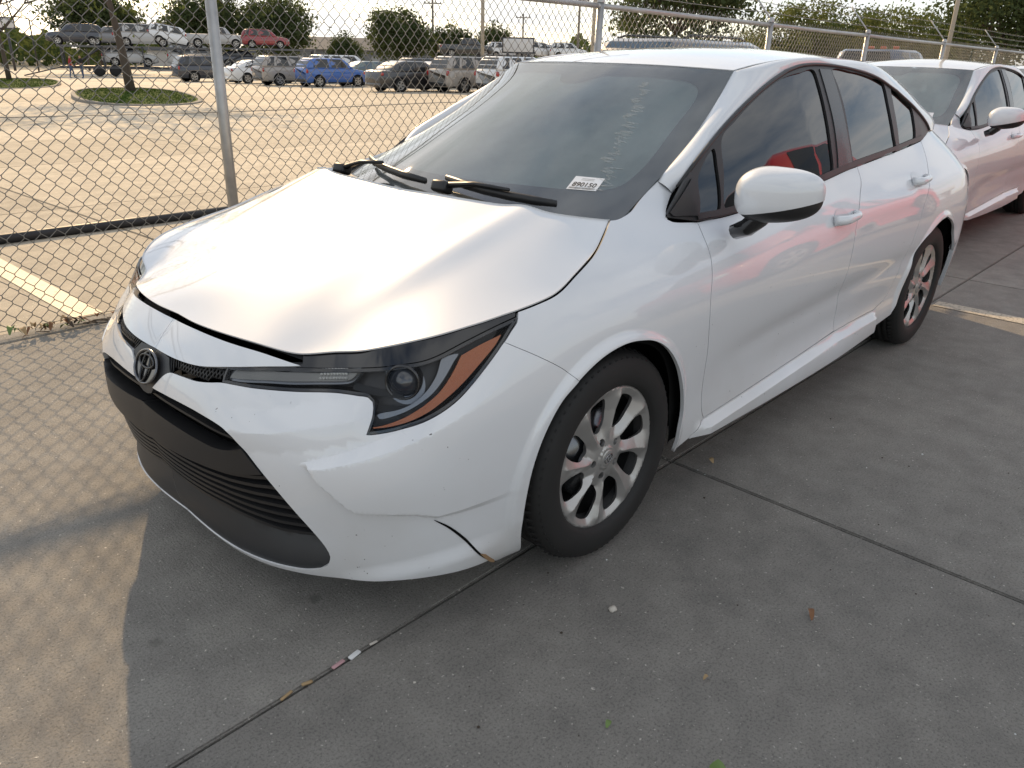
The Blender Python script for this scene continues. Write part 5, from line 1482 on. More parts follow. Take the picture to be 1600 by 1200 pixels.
def scrap(name, x, y, d, rz, m, label, cat):
    b = MB(); b.box((0, 0, d[2] / 2), d, bev=min(d) * .3); o = b.build(name, m); o.location = (x, y, 0.0); o.rotation_euler = (0, 0, rz); tag(o, label, cat)
scrap('paper_scrap', 0.795, 0.692, (.034, .013, .006), 0.15, M_PAPER, 'white paper scrap wedged in the slab joint', 'paper scrap')
scrap('pink_scrap', 0.842, 0.690, (.036, .010, .005), 0.1, M_PINK, 'pinkish wrapper scrap in the joint beside the white scrap', 'wrapper')
scrap('paper_scrap', 0.735, 0.690, (.022, .007, .004), -.1, M_PEB, 'small grey chip in the joint nearest the bumper', 'paper scrap')
scrap('bark_chip', 0.985, 0.689, (.034, .007, .005), .2, M_LEAFT, 'tan bark sliver in the joint near the left corner', 'bark chip')
scrap('bark_chip', 0.93, 0.690, (.026, .008, .006), -.3, M_LEAFT, 'short brown bark bit in the joint next to the pink scrap', 'bark chip')
def pebble(x, y, r, m, label, grp=None):
    bm = bmesh.new(); bmesh.ops.create_icosphere(bm, subdivisions=2, radius=r)
    rr = random.Random(int(x * 1000))
    for v in bm.verts: v.co *= 1 + rr.uniform(-.18, .18)
    for v in bm.verts: v.co.z *= .7
    me = bpy.data.meshes.new('pebble'); bm.to_mesh(me); bm.free(); me.materials.append(m)
    me.polygons.foreach_set('use_smooth', [True] * len(me.polygons))
    o = bpy.data.objects.new('pebble', me); COL.objects.link(o); o.location = (x, y, r * .5); tag(o, label, 'pebble', grp)
pebble(0.202, 1.045, .011, M_PEB, 'pale round pebble on the slab right of the joint')
for j in range(46):
    x, y = rnd.uniform(-1.6, 1.2), rnd.uniform(0.72, 1.95)
    pebble(x, y, rnd.uniform(.0016, .0038), rnd.choice([M_PEB, M_LEAFD, M_PAPER, M_LEAFD]), 'tiny grit speck scattered on the shaded slabs', 'grit specks on the driveway')

# ------------------------------------------------------------------ the two white sedans queued behind
def lesser_sedan(name, loc, rz, sc, label):
    c = copy_tree(sedan)
    c.location = loc; c.rotation_euler = (0, 0, rz); c.scale = sc
    c['label'] = label; c.name = name
    for o in list(c.children_recursive):
        if any(o.name.startswith(k) for k in ('lot_number', 'grease_pencil', 'bumper_split', 'torn_edge')): bpy.data.objects.remove(o, do_unlink=True)
    return c
for o in list(sedan.children): pass
lesser_sedan('sedan', (-5.02, -0.56, 0), R(-0.4), (1.045, 1.01, 1.0), 'white sedan queued right behind the front one, its mirror showing')
lesser_sedan('sedan', (-10.6, -0.55, 0), R(0), (1.03, 1.01, 1.0), 'white car at the right edge, last of the parked line')

# ------------------------------------------------------------------ generic road vehicles for the car park
M_GLASSD = mat('dark_window', (0.012, 0.014, 0.016), 0.06, coat=0.5)
M_GLASSL = mat('pale_window', (0.09, 0.13, 0.17), 0.06, coat=0.5)
M_LAMPW = mat('white_lamp', (0.6, 0.6, 0.6), 0.15, coat=1)
M_TYRE2 = mat('far_tyre', (0.012, 0.012, 0.012), 0.8)
KIND = {
 # length, half width, wheelbase, front overhang, wheel r, belt z, roof z, ground clearance, profile of the lower body top [(x/L, z)], glasshouse bottom/top x fractions
 'suv':    dict(L=4.6, hw=.92, wb=2.68, fo=.90, wr=.35, belt=1.08, roof=1.69, gc=.26, top=[(0, .74), (.03, .90), (.10, 1.00), (.26, 1.08), (1, 1.08)], gb=(.25, .985), gt=(.40, .90)),
 'hatch':  dict(L=4.15, hw=.88, wb=2.57, fo=.82, wr=.33, belt=1.02, roof=1.58, gc=.22, top=[(0, .68), (.04, .84), (.12, .95), (.26, 1.02), (1, 1.04)], gb=(.23, .985), gt=(.40, .88)),
 'sedan':  dict(L=4.75, hw=.90, wb=2.78, fo=.92, wr=.33, belt=.95, roof=1.45, gc=.20, top=[(0, .62), (.03, .76), (.12, .86), (.28, .95), (.80, .97), (.97, 1.0), (1, .9)], gb=(.25, .88), gt=(.42, .70)),
 'pickup': dict(L=5.7, hw=.98, wb=3.6, fo=.95, wr=.40, belt=1.22, roof=1.88, gc=.36, top=[(0, .95), (.02, 1.1), (.08, 1.17), (.24, 1.22), (1, 1.22)], gb=(.23, .60), gt=(.33, .57)),
 'van':    dict(L=5.0, hw=.98, wb=3.0, fo=.92, wr=.35, belt=1.10, roof=1.85, gc=.22, top=[(0, .72), (.03, .9), (.10, 1.0), (.2, 1.1), (1, 1.12)], gb=(.17, .99), gt=(.34, .93)),
}
def vehicle(kind, name, m, loc, heading, label, cat, group=None, glass=None, rim=None, sc=1.0, pitch=0.0, roof_mat=None):
    """heading in degrees: where the nose points; loc is the middle of the wheelbase on the ground"""
    K = KIND[kind]; L, hw, wb, fo = K['L'], K['hw'], K['wb'], K['fo']
    car = empty(name, loc, R(heading), label, cat, group)
    car.rotation_euler = (0, pitch, R(heading)); car.scale = (sc, sc, sc)
    xf = wb / 2 + fo                                            # nose at +x
    X = lambda f: xf - f * L
    top = np.array(K['top']); gl = glass or M_GLASSD
    # lower body: stations along the length, rounded sections
    fr = np.array([0, .006, .02, .05, .10, .16, .22, .30, .40, .5, .6, .7, .8, .88, .94, .975, .992, 1.0])
    rows = []
    for f in fr:
        e = min(f, 1 - f)
        w = hw * (1 - 0.16 * max(0, 1 - e / .045) ** 2 - 0.10 * max(0, 1 - e / .14) ** 2)
        zt = float(np.interp(f, top[:, 0], top[:, 1])); zb = K['gc'] + 0.10 * max(0, 1 - e / .05)
        zm = zb + 0.62 * (zt - zb)
        sec = [(0, zb), (w * .86, zb), (w * .97, zb + .07), (w * 1.0, zb + .3 * (zt - zb)), (w * 1.0, zm), (w * .975, zt - .07), (w * .93, zt - .015), (w * .86, zt + .006), (w * .45, zt + .03), (0, zt + .035)]
        rows.append([(X(f), y, z) for y, z in sec] + [(X(f), -y, z) for y, z in sec[::-1][1:]])
    body = loft(np.array(rows), 'body', m, car)
    bm = bmesh.new(); bm.from_mesh(body.data); bmesh.ops.holes_fill(bm, edges=[e for e in bm.edges if e.is_boundary]); bmesh.ops.recalc_face_normals(bm, faces=list(bm.faces)); bm.to_mesh(body.data); bm.free()
    if kind == 'pickup':                                        # open bed
        bd = MB(); bd.box((X(.79), 0, 1.24), (L * .36, hw * 1.5, .07)); bd.build('bed', M_BLACKS, body)
    # glasshouse
    gb, gt = K['gb'], K['gt']; zb, zr = K['belt'] - .01, K['roof']
    nrow = []
    for t in np.linspace(0, 1, 7):
        z = zb + (zr - zb) * (1 - (1 - t) ** 1.25) if t < 1 else zr
        x0 = X(gb[0] + (gt[0] - gb[0]) * t ** .92); x1 = X(gb[1] + (gt[1] - gb[1]) * t ** 1.5)
        w = hw * (.93 - .20 * t ** 1.2)
        if t == 1: w -= .05; x0 -= .06; x1 += .06
        ring = []
        for a, b_ in ((x0, .82), (x0 - .10, 1), (x0 + (x1 - x0) * .33, 1.0), (x0 + (x1 - x0) * .66, 1.0), (x1 + .10, 1), (x1, .82)): ring.append((a, w * b_, z))
        nrow.append(ring + [(a, -y, z_) for a, y, z_ in ring[::-1]])
    nrow = np.array(nrow)
    cols = np.concatenate([nrow, nrow[:, :1]], 1)
    cab = loft(cols, 'cabin', roof_mat or m, car)
    bm = bmesh.new(); bm.from_mesh(cab.data); bmesh.ops.remove_doubles(bm, verts=list(bm.verts), dist=1e-4); bmesh.ops.holes_fill(bm, edges=[e for e in bm.edges if e.is_boundary]); bmesh.ops.recalc_face_normals(bm, faces=list(bm.faces)); bm.to_mesh(cab.data); bm.free()
    def wpt(f, t, s):                                           # point on the cabin side
        x0 = X(gb[0] + (gt[0] - gb[0]) * t ** .92); x1 = X(gb[1] + (gt[1] - gb[1]) * t ** 1.5)
        return (x0 + (x1 - x0) * f, s * (hw * (.93 - .20 * t ** 1.2) + .008), zb + (zr - zb) * (1 - (1 - t) ** 1.25))
    spans = [(.10, .44), (.47, .74), (.77, .93)] if kind in ('suv', 'van') else ([(.10, .48), (.51, .88)] if kind != 'pickup' else [(.16, .52), (.56, .88)])
    for s in (1, -1):
        for a, b_ in spans:
            v = [wpt(a + .02 * (i == 0), t, s) for i in (0,) for t in (.10, .5, .86)] + [wpt(b_ - .03 * (t > .8), t, s) for t in (.86, .5, .10)]
            o = mesh_obj('window', v, [(0, 1, 2, 3, 4, 5) if s < 0 else (5, 4, 3, 2, 1, 0)], gl, car)
    for nm, g0, g1, e in (('windshield', gb[0], gt[0], .92), ('rear_window', gb[1], gt[1], 1.5)):
        v = []
        for t, ww in ((.10, .80), (.5, .80), (.88, .76)):
            sg = 1 if nm == 'windshield' else -1
            x = X(g0 + (g1 - g0) * t ** e) + sg * .012; z = zb + (zr - zb) * (1 - (1 - t) ** 1.25); w = hw * (.93 - .20 * t ** 1.2) * ww
            v += [(x, w, z), (x, -w, z)]
        f = [(0, 1, 3, 2), (2, 3, 5, 4)]
        mesh_obj(nm, v, f if nm == 'windshield' else [q[::-1] for q in f], gl, car, True)
    # wheels
    tw = Matrix.Rotation(R(-90), 4, 'X')
    wr = K['wr']
    for x in (wb / 2, -wb / 2):
        for s in (1, -1):
            a_ = MB(); a_.lathe([(wr + .055, hw + .004), (wr + .02, hw + .006), (0.0, hw + .003)], 20, Matrix.Translation((x, 0, wr)) @ (tw if s > 0 else Matrix.Rotation(R(90), 4, 'X')))
            a_.build('wheel_arch', M_DARK, car)
            t_ = MB(); t_.lathe([(wr * .62, hw + .012), (wr * .66, hw + .02), (wr * .9, hw + .02), (wr, hw - .01), (wr, hw - .20)], 24, Matrix.Translation((x, 0, wr)) @ (tw if s > 0 else Matrix.Rotation(R(90), 4, 'X')))
            w_ = t_.build('wheel', M_TYRE2, car)
            r_ = MB(); Mx = Matrix.Translation((x, 0, wr)) @ (tw if s > 0 else Matrix.Rotation(R(90), 4, 'X'))
            for q in range(5):
                a = 2 * math.pi * q / 5 + .2
                d = Vector((math.cos(a), math.sin(a), 0)); e = Vector((-d.y, d.x, 0))
                pp = [d * .03 + e * .03, d * wr * .6 + e * .055, d * wr * .6 - e * .055, d * .03 - e * .03]
                r_.add([Mx @ Vector((v.x, v.y, hw + .018)) for v in pp], [(0, 1, 2, 3)])
            r_.lathe([(wr * .54, hw + .016), (wr * .64, hw + .021)], 20, Mx); r_.lathe([(.0, hw + .021), (.06, hw + .019)], 12, Mx)
            r_.build('rim', rim or M_SILVER, w_)
    # lamps, bumpers, mirrors
    ztf = float(np.interp(.03, top[:, 0], top[:, 1])); ztr = float(np.interp(.985, top[:, 0], top[:, 1]))
    for s in (1, -1):
        b = MB(); b.box((X(.030), s * hw * .72, ztf - .14), (.20, hw * .34, .13), rot=(0, 0, s * R(-14)), bev=.03); b.build('headlight', M_LAMPW, car)
        b = MB(); b.box((X(.982), s * hw * .80, ztr - .16 if kind != 'sedan' else ztr - .10), (.12, hw * .26, .22 if kind != 'sedan' else .14), rot=(0, 0, s * R(14)), bev=.03); b.build('taillight', M_RED, car)
        b = MB(); b.box((X(gb[0] + .08), s * (hw + .09), zb + .08), (.10, .16, .11), bev=.03); b.build('mirror', m, car)
    b = MB(); b.box((X(.005), 0, K['gc'] + .17), (.10, hw * 1.3, .17), bev=.03); b.build('grille', M_BLACKS, car)
    b = MB(); b.box((X(.995), 0, K['gc'] + .14), (.10, hw * 1.5, .16), bev=.03); b.build('rear_bumper', M_BLACKS if kind in ('suv', 'pickup', 'hatch') else m, car)
    b = MB(); b.box((X(.5), 0, K['gc'] + .03), (L * .86, hw * 1.92, .09), bev=.03); b.build('sill', M_BLACKS if kind in ('suv', 'hatch') else m, car)
    if kind in ('suv',):
        for s in (1, -1):
            b = MB(); b.tube([(X(gt[0] + .04), s * hw * .60, zr + .01), (X(gt[0] + .08), s * hw * .60, zr + .05), (X(gt[1] - .08), s * hw * .60, zr + .05), (X(gt[1] - .03), s * hw * .60, zr)], .016, 6); b.build('roof_rail', M_BLACKS, car)
    return car

P_WHITE = paint('far_white', (0.72, 0.73, 0.74)); P_BEIGE = paint('beige_silver', (0.34, 0.31, 0.28)); P_BLUE = paint('bright_blue', (0.03, 0.12, 0.42)); P_BLACK = paint('black_paint', (0.010, 0.010, 0.012))
P_NAVY = paint('dark_navy', (0.015, 0.02, 0.035)); P_SILV = paint('silver_paint', (0.40, 0.40, 0.40)); P_RED = paint('dark_red', (0.26, 0.015, 0.02)); P_GRN = paint('grey_green', (0.16, 0.21, 0.20)); P_GREY = paint('mid_grey', (0.15, 0.15, 0.16)); P_TRUCK = paint('slate_blue', (0.06, 0.10, 0.17))
def park(kind, name, m, rx, ry, h, label, cat, da=0.0, **kw):
    """(rx, ry): where the right rear wheel stands; heading h"""
    K = KIND[kind]; c, s = math.cos(R(h)), math.sin(R(h))
    lx, ly = -K['wb'] / 2, -K['hw']
    x, y = rx - (lx * c - ly * s), ry - (lx * s + ly * c)
    v_ = Vector((x - CAMP.x, y - CAMP.y)); v_.rotate(Matrix.Rotation(R(da), 2)); x, y = CAMP.x + v_.x, CAMP.y + v_.y
    return vehicle(kind, name, m, (x, y, lotz(y)), h, label, cat, **kw)
G1 = 'cars parked in the near row of the car park'
park('suv', 'suv', P_NAVY, -25.5, -54.5, 172, 'dark navy SUV at the left end of the near row, beside the fence post', 'SUV', da=-0.35, group=G1)
park('sedan', 'sedan', P_WHITE, -26.2, -49.0, 173, 'white sedan in the near row between the dark SUV and the beige one', 'car', da=-0.6, group=G1)
park('suv', 'suv', P_BEIGE, -25.2, -43.6, 174, 'beige silver SUV in the near row left of the blue car', 'SUV', da=-0.75, group=G1)
park('hatch', 'hatchback', P_BLUE, -25.8, -40.2, 175, 'bright blue hatchback in the near row of the car park', 'car', da=-0.75, group=G1)
park('sedan', 'sedan', P_BLACK, -24.35, -30.95, 176, 'black sedan with a pale roof gleam in the near row', 'car', da=-0.85, group=G1)
park('suv', 'suv', P_BEIGE, -27.0, -28.2, 176, 'tan SUV seen from behind, right of the black sedan', 'SUV', group=G1)
park('suv', 'suv', P_WHITE, -27.6, -25.4, 177, 'white SUV with red tail lamp at the windshield edge, nearest in its row', 'SUV', group=G1)
G2 = 'cars parked in the second row of the car park'
def az(px_dir): return math.degrees(math.atan2(px_dir[1], px_dir[0])) % 360
def far_row(kind, name, m, a, d, h, label, cat, z=None, **kw):
    x, y, zz_ = pol(a, d, z); return vehicle(kind, name, m, (x, y, zz_), h, label, cat, **kw)
far_row('van', 'van', P_WHITE, 234.6, 62, 178, 'white van roof showing behind the blue hatchback', 'van', group=G2)
far_row('sedan', 'sedan', P_GRN, 232.6, 56, 170, 'grey green sedan between the blue hatchback and the black sedan', 'car', group=G2, glass=M_GLASSL)
far_row('suv', 'suv', P_BLACK, 228.9, 58, 178, 'black SUV showing over the black sedan boot', 'SUV', group=G2)
far_row('sedan', 'sedan', P_SILV, 227.9, 50, 176, 'silver sedan showing between the black sedan and the tan SUV', 'car', group=G2)
far_row('suv', 'suv', P_SILV, 226.0, 52, 176, 'silver SUV roof just above the tan SUV', 'SUV', group=G2)
far_row('sedan', 'sedan', P_WHITE, 237.6, 66, 176, 'white sedan roof showing behind the beige SUV', 'car', group=G2)
far_row('sedan', 'sedan', P_SILV, 230.5, 66, 176, 'silver car half hidden above the black sedan roof', 'car', group=G2)

# vehicles just beyond the fence on the right
vehicle('suv', 'suv', P_GREY, (-10.6, -5.2, lotz(-5.2)), 182, 'grey SUV with roof rails just beyond the fence, only its roof showing', 'SUV', glass=M_GLASSL)
tr_ = vehicle('pickup', 'pickup_truck', P_TRUCK, (-18.6, -5.4, lotz(-5.4)), 176, 'slate blue truck with orange roof lamps beyond the fence', 'truck', sc=.92)
for dy in (-.32, 0.0, .32):
    b = MB(); b.box((0.35, dy, 1.93), (.10, .14, .07), bev=.02); b.build('beacon', mat('orange_beacon', (0.55, 0.09, 0.02), .3, coat=.5), tr_)

# ------------------------------------------------------------------ car carriers with their loads
M_FRAME = mat('carrier_steel', (0.05, 0.05, 0.055), 0.6); M_DECK = mat('carrier_deck', (0.11, 0.11, 0.115), 0.6)
def carrier(a, d, h, L, deck, label, ramp=True):
    x, y, z = pol(a, d); t = empty('car_carrier', (x, y, z), R(h), label, 'car carrier', 'car carriers at the back of the car park')
    b = MB(); b.box((0, 0, .75), (L, 2.3, .22)); b.build('lower_deck', M_FRAME, t)
    b = MB(); b.box((0, 0, deck - .09), (L, 2.4, .16)); b.build('upper_deck', M_DECK, t)
    for k in range(int(L / 3.2) + 1):
        xx = -L / 2 + .3 + k * (L - .6) / int(L / 3.2)
        for s in (1, -1):
            b = MB(); b.box((xx, s * 1.14, (deck + .8) / 2), (.14, .12, deck - .9)); b.build('upright', M_FRAME, t)
    for s in (1, -1):
        b = MB(); b.tube([(-L / 2 + 1, s * 1.2, .85), (-L / 2 + 3.4, s * 1.2, deck - .15)], .07, 6); b.build('brace', M_FRAME, t)
        b = MB(); b.tube([(L / 2 - 4.2, s * 1.2, deck - .15), (L / 2 - 1.6, s * 1.2, .85)], .07, 6); b.build('brace', M_FRAME, t)
    for xx in (-L / 2 + 3.0, -L / 2 + 4.3, L / 2 - 3):
        for s in (1, -1):
            b = MB(); b.lathe([(0, .14), (.3, .14), (.48, .10), (.48, -.10), (.3, -.14)], 18, Matrix.Translation((xx, s * 1.0, .48)) @ Matrix.Rotation(R(90), 4, 'X')); b.build('wheel', M_TYRE2, t)
    if ramp:
        b = MB(); b.box((-L / 2 - 1.4, 0, .38), (3.0, 2.1, .10), rot=(0, R(-14), 0)); b.build('ramp', M_FRAME, t)
    return t
DK = 2.55
carrier(246.8, 84, 157, 13.5, DK, 'long steel car carrier behind the island tree with ramps down')
carrier(239.6, 84, 150, 9.6, DK, 'car carrier loaded with the white pickup, right of the fence post')
carrier(225.2, 96, 140, 10.5, 2.0, 'car carrier with white SUVs far back above the windshield edge')
def loaded(kind, name, m, a, d, h, zdeck, label, cat, **kw):
    x, y, z = pol(a, d); return vehicle(kind, name, m, (x, y, z + zdeck), h, label, cat, group='vehicles loaded on the car carriers', **kw)
loaded('suv', 'suv', P_NAVY, 250.4, 84, 340, DK, 'dark SUV on the left end of the carrier upper deck', 'SUV')
loaded('hatch', 'hatchback', P_GREY, 248.4, 84, 340, DK, 'grey hatchback on the carrier deck, partly behind the tree trunk', 'car')
loaded('van', 'van', P_SILV, 246.6, 84, 157, DK, 'silver van on the carrier upper deck right of the tree trunk', 'van')
loaded('suv', 'suv', P_WHITE, 244.9, 84, 157, DK, 'white SUV nose down on the carrier upper deck left of the post', 'SUV', pitch=R(9))
loaded('pickup', 'pickup_truck', P_SILV, 242.4, 84, 154, DK, 'white grey pickup on the upper deck behind the fence post', 'pickup', sc=.92)
loaded('suv', 'suv', P_RED, 239.4, 84, 150, DK, 'dark red SUV on the upper deck right of the post', 'SUV', sc=.95)
loaded('suv', 'suv', P_SILV, 247.5, 84, 157, .88, 'silver SUV on the carrier lower deck behind the tree', 'SUV')
loaded('sedan', 'sedan', P_NAVY, 240.9, 84, 153, .88, 'dark car on the lower deck under the pickup', 'car')
loaded('van', 'van', P_SILV, 243.7, 84, 157, .88, 'pale van on the lower deck just left of the post', 'van')
loaded('pickup', 'pickup_truck', P_BLACK, 226.4, 90, 150, 2.0, 'black pickup raised on a carrier beside the lamp pole', 'pickup')
loaded('suv', 'suv', P_WHITE, 223.7, 97, 145, 2.0, 'white SUV on the far carrier left of the white sign', 'SUV')
loaded('suv', 'suv', P_WHITE, 221.4, 97, 150, 2.0, 'white SUV on the far carrier right of the white sign', 'SUV', pitch=R(5))
loaded('suv', 'suv', P_WHITE, 219.6, 97, 150, 2.0, 'white SUV at the right end of the far carrier above the roof line', 'SUV')

# ------------------------------------------------------------------ planted islands
M_GRASS = mat('grass_blades', (0.10, 0.135, 0.03), 0.9, spec=0.05)
n, l, p = nodes_of(M_GRASS); _v = wcoord(n, l)
l.new(mixc(n, l, noise(n, l, _v, 3.0, 3), (0.045, 0.085, 0.012), (0.085, 0.125, 0.024)), p.inputs['Base Color'])
M_CURB = mat('curb_concrete', (0.22, 0.205, 0.18), 0.9)
def island(cx, cy, rx, ry, rot, label):
    z0 = lotz(cy)
    base_ = empty('planted_island', (cx, cy, z0), rot, label, 'traffic island')
    t = np.linspace(0, 2 * math.pi, 56, endpoint=False)
    def ring(k, z): return np.array([((rx - k) * np.sign(math.cos(a)) * abs(math.cos(a)) ** .8, (ry - k) * np.sign(math.sin(a)) * abs(math.sin(a)) ** .8, z) for a in t] )
    rows = np.array([ring(0, -.1), ring(0, .12), ring(.02, .14), ring(.15, .14), ring(.16, .08)])
    rows = np.concatenate([rows, rows[:, :1]], 1)
    loft(rows, 'curb', M_CURB, base_, smooth=False)
    gr = ring(.14, .115); mesh_obj('turf', [(0, 0, .16)] + [tuple(q) for q in gr], [(0, 1 + i, 1 + (i + 1) % 56) for i in range(56)], M_GRASS, base_)
    v = []; f = []
    for i in range(9000):
        a = rnd.uniform(0, 6.283); q = math.sqrt(rnd.random()) * .97
        x, y = (rx - .15) * q * np.sign(math.cos(a)) * abs(math.cos(a)) ** .8, (ry - .15) * q * np.sign(math.sin(a)) * abs(math.sin(a)) ** .8
        h = rnd.uniform(.02, .06); w = rnd.uniform(.006, .014); b = rnd.uniform(0, 3.14); dx, dy = math.cos(b) * w, math.sin(b) * w; lx, ly = rnd.uniform(-.04, .04), rnd.uniform(-.04, .04)
        k = len(v); z = .12 + .04 * (1 - q)
        v += [(x - dx, y - dy, z), (x + dx, y + dy, z), (x + lx, y + ly, z + h)]; f.append((k, k + 1, k + 2))
    o = mesh_obj('grass', v, f, M_GRASS, base_); o['kind'] = 'stuff'
island(-11.5, -30.0, 2.1, 6.0, R(-17), 'kerbed grass island in the car park round the nearer tree')
island(-13.3, -50.5, 2.4, 7.0, R(-20), 'kerbed grass island at the left edge of the car park')

# ------------------------------------------------------------------ trees
def leaf_mat(name, c1, c2, trans):
    m = bpy.data.materials.new(name); m.use_nodes = True
    n, l = m.node_tree.nodes, m.node_tree.links; n.clear()
    out = n.new('ShaderNodeOutputMaterial'); mx = n.new('ShaderNodeMixShader'); df = n.new('ShaderNodeBsdfDiffuse'); tl = n.new('ShaderNodeBsdfTranslucent')
    v = wcoord(n, l); f = noise(n, l, v, 1.1, 4, .7)
    c = ramp(n, l, f, [(.3, c1), (.7, c2)])
    l.new(c, df.inputs[0]); b = mixc(n, l, .35, c, (0.18, 0.20, 0.05)); l.new(b, tl.inputs[0])
    mx.inputs[0].default_value = trans
    l.new(df.outputs[0], mx.inputs[1]); l.new(tl.outputs[0], mx.inputs[2]); l.new(mx.outputs[0], out.inputs['Surface'])
    return m
LM_DARK = leaf_mat('dark_foliage', (0.040, 0.060, 0.030), (0.085, 0.11, 0.05), .35)
LM_MID = leaf_mat('mid_foliage', (0.045, 0.07, 0.028), (0.095, 0.125, 0.045), .34)
LM_YEL = leaf_mat('yellow_green_foliage', (0.085, 0.105, 0.035), (0.16, 0.17, 0.06), .38)
M_BARK = mat('bark', (0.085, 0.065, 0.05), 0.95)
n, l, p = nodes_of(M_BARK); _v = wcoord(n, l, (1, 1, .25)); l.new(mixc(n, l, noise(n, l, _v, 12, 5), (0.05, .04, .032), (0.13, .10, .08)), p.inputs['Base Color'])
def make_tree(h, cr, base_h, n_leaf, leaf_s, lm, seed, trunk_r=.14, round_=True, gaps=.35):
    """returns (trunk MB, crown verts, faces): forked limbs, leaves clumped along the twigs"""
    r_ = random.Random(seed); tk = MB(); tips = []
    def limb(p, d, L, rad, depth):
        pts = [p]; q = Vector(p); dd = Vector(d)
        for i in range(4):
            jt = .18 if depth else .04
            dd = (dd + Vector((r_.uniform(-jt, jt), r_.uniform(-jt, jt), .05))).normalized(); q = q + dd * L / 4; pts.append(q.copy())
        tk.tube(pts, [rad * (1 - .16 * i) for i in range(5)], 6 if depth else 9)
        if depth >= 3: tips.append(pts[-1]); tips.append(pts[2]); return
        for i in range(4 if depth else 6):
            a = 2 * math.pi * (i + r_.random()) / (4 if depth else 6)
            side = dd.orthogonal().normalized(); side.rotate(Matrix.Rotation(a, 3, dd))
            e = (dd * r_.uniform(.5, 1.0) + side * r_.uniform(.6, 1.1)).normalized()
            limb(pts[r_.choice([2, 3, 4, 4] if depth else [3, 4, 4, 4])], e, L * r_.uniform(.55, .75), rad * .55, depth + 1)
        tips.append(pts[-1])
    limb(Vector((0, 0, 0)), Vector((r_.uniform(-.05, .05), r_.uniform(-.05, .05), 1)), base_h + (h - base_h) * .25, trunk_r, 0)
    cz = base_h + (h - base_h) * .5; rz_ = (h - base_h) * .5
    v = []; f = []
    cl = []
    for i in range(110):
        a, b = r_.uniform(0, 6.283), math.acos(r_.uniform(-1, 1)); rr = r_.uniform(.45, 1.0) ** .6 * (1 + r_.uniform(-.12, .12))
        cl.append(Vector((cr * rr * math.sin(b) * math.cos(a), cr * rr * math.sin(b) * math.sin(a), cz + rz_ * rr * math.cos(b))))
    tips2 = [t for t in tips if t.z > base_h * .8]
    r_.shuffle(tips2)
    cl = cl[:int(110 * (1 - gaps))] + tips2[:50]
    per = max(1, n_leaf // len(cl))
    for c in cl:
        sg = cr * r_.uniform(.10, .20)
        for i in range(per):
            q = c + Vector((r_.gauss(0, sg), r_.gauss(0, sg), r_.gauss(0, sg * .8)))
            d = Vector((r_.gauss(0, 1), r_.gauss(0, 1), r_.gauss(0, .7) + .25)).normalized(); u = d.orthogonal().normalized(); u.rotate(Matrix.Rotation(r_.uniform(0, 6.28), 3, d)); w = d.cross(u)
            s = leaf_s * r_.uniform(.6, 1.35); k = len(v)
            v += [q - u * s, q + w * s * .55, q + u * s, q - w * s * .55]; f.append((k, k + 1, k + 2, k + 3))
    return tk, v, f
TREE = {}
def tree_proto(key, *a, **kw):
    lm = a[5]; tk, v, f = make_tree(*a, **kw)
    tm = tk.build('trunk', M_BARK); cm = mesh_obj('crown', v, f, lm)
    TREE[key] = (tm.data, cm.data)
    bpy.data.objects.remove(tm); bpy.data.objects.remove(cm)
tree_proto('round', 6.4, 3.3, 1.7, 9000, .17, LM_DARK, 3, gaps=.1)
tree_proto('round2', 5.6, 2.6, 1.4, 8000, .15, LM_DARK, 8, gaps=.1)
tree_proto('broad', 8.5, 4.4, 1.6, 12000, .15, LM_MID, 12, trunk_r=.2, gaps=.5)
tree_proto('tall', 9.5, 4.2, 1.8, 11000, .15, LM_DARK, 17, trunk_r=.22, gaps=.5)
tree_proto('yellow', 7.2, 4.2, .8, 11000, .15, LM_YEL, 23, gaps=.45)
tree_proto('lot', 7.6, 3.3, 3.1, 3400, .10, LM_MID, 31, trunk_r=.20, gaps=.5)
tree_proto('bare', 7.0, 2.6, 2.4, 420, .08, LM_MID, 37, trunk_r=.16, gaps=.8)
def plant(key, loc, rz, sc, label, group=None, sz=None):
    e = empty('tree', loc, rz, label, 'tree', group); e.scale = (sc, sc, sz or sc)
    for nm, me in zip(('trunk', 'crown'), TREE[key]):
        o = bpy.data.objects.new(nm, me); COL.objects.link(o); o.parent = e
    return e
GT, GR_ = 'rounded trees along the back of the car park', 'trees behind the fence on the right'
plant('lot', (-12.3, -32.2, lotz(-32.2) + .1), 2.6, 1.0, 'slender tree on the nearer grass island, trunk left of the fence post')
plant('bare', (-14.3, -54.4, lotz(-54.4) + .1), 1.0, 1.0, 'nearly bare tree on the left grass island at the photo edge')
for key, a, d, s, rz, lb in (('round', 249.2, 104, 1.30, 0.3, 'rounded dark tree furthest left behind the carriers'),
                             ('round', 243.1, 100, 1.25, 2.1, 'rounded dark tree directly behind the white pickup'),
                             ('round', 238.7, 98, 1.20, 4.0, 'rounded dark tree behind the red SUV'),
                             ('round2', 234.5, 92, .72, 1.0, 'low bushy tree in front of the grey building'),
                             ('round', 230.9, 100, 1.08, 5.2, 'rounded dark tree standing alone left of the lamp pole'),
                             ('round2', 227.4, 104, 1.0, 2.7, 'smaller rounded tree left of the lamp pole'),
                             ('round2', 224.4, 110, 1.05, 3.9, 'small rounded tree right of the lamp pole')):
    x, y, z = pol(a, d); plant(key, (x, y, z), rz, s, lb, GT)
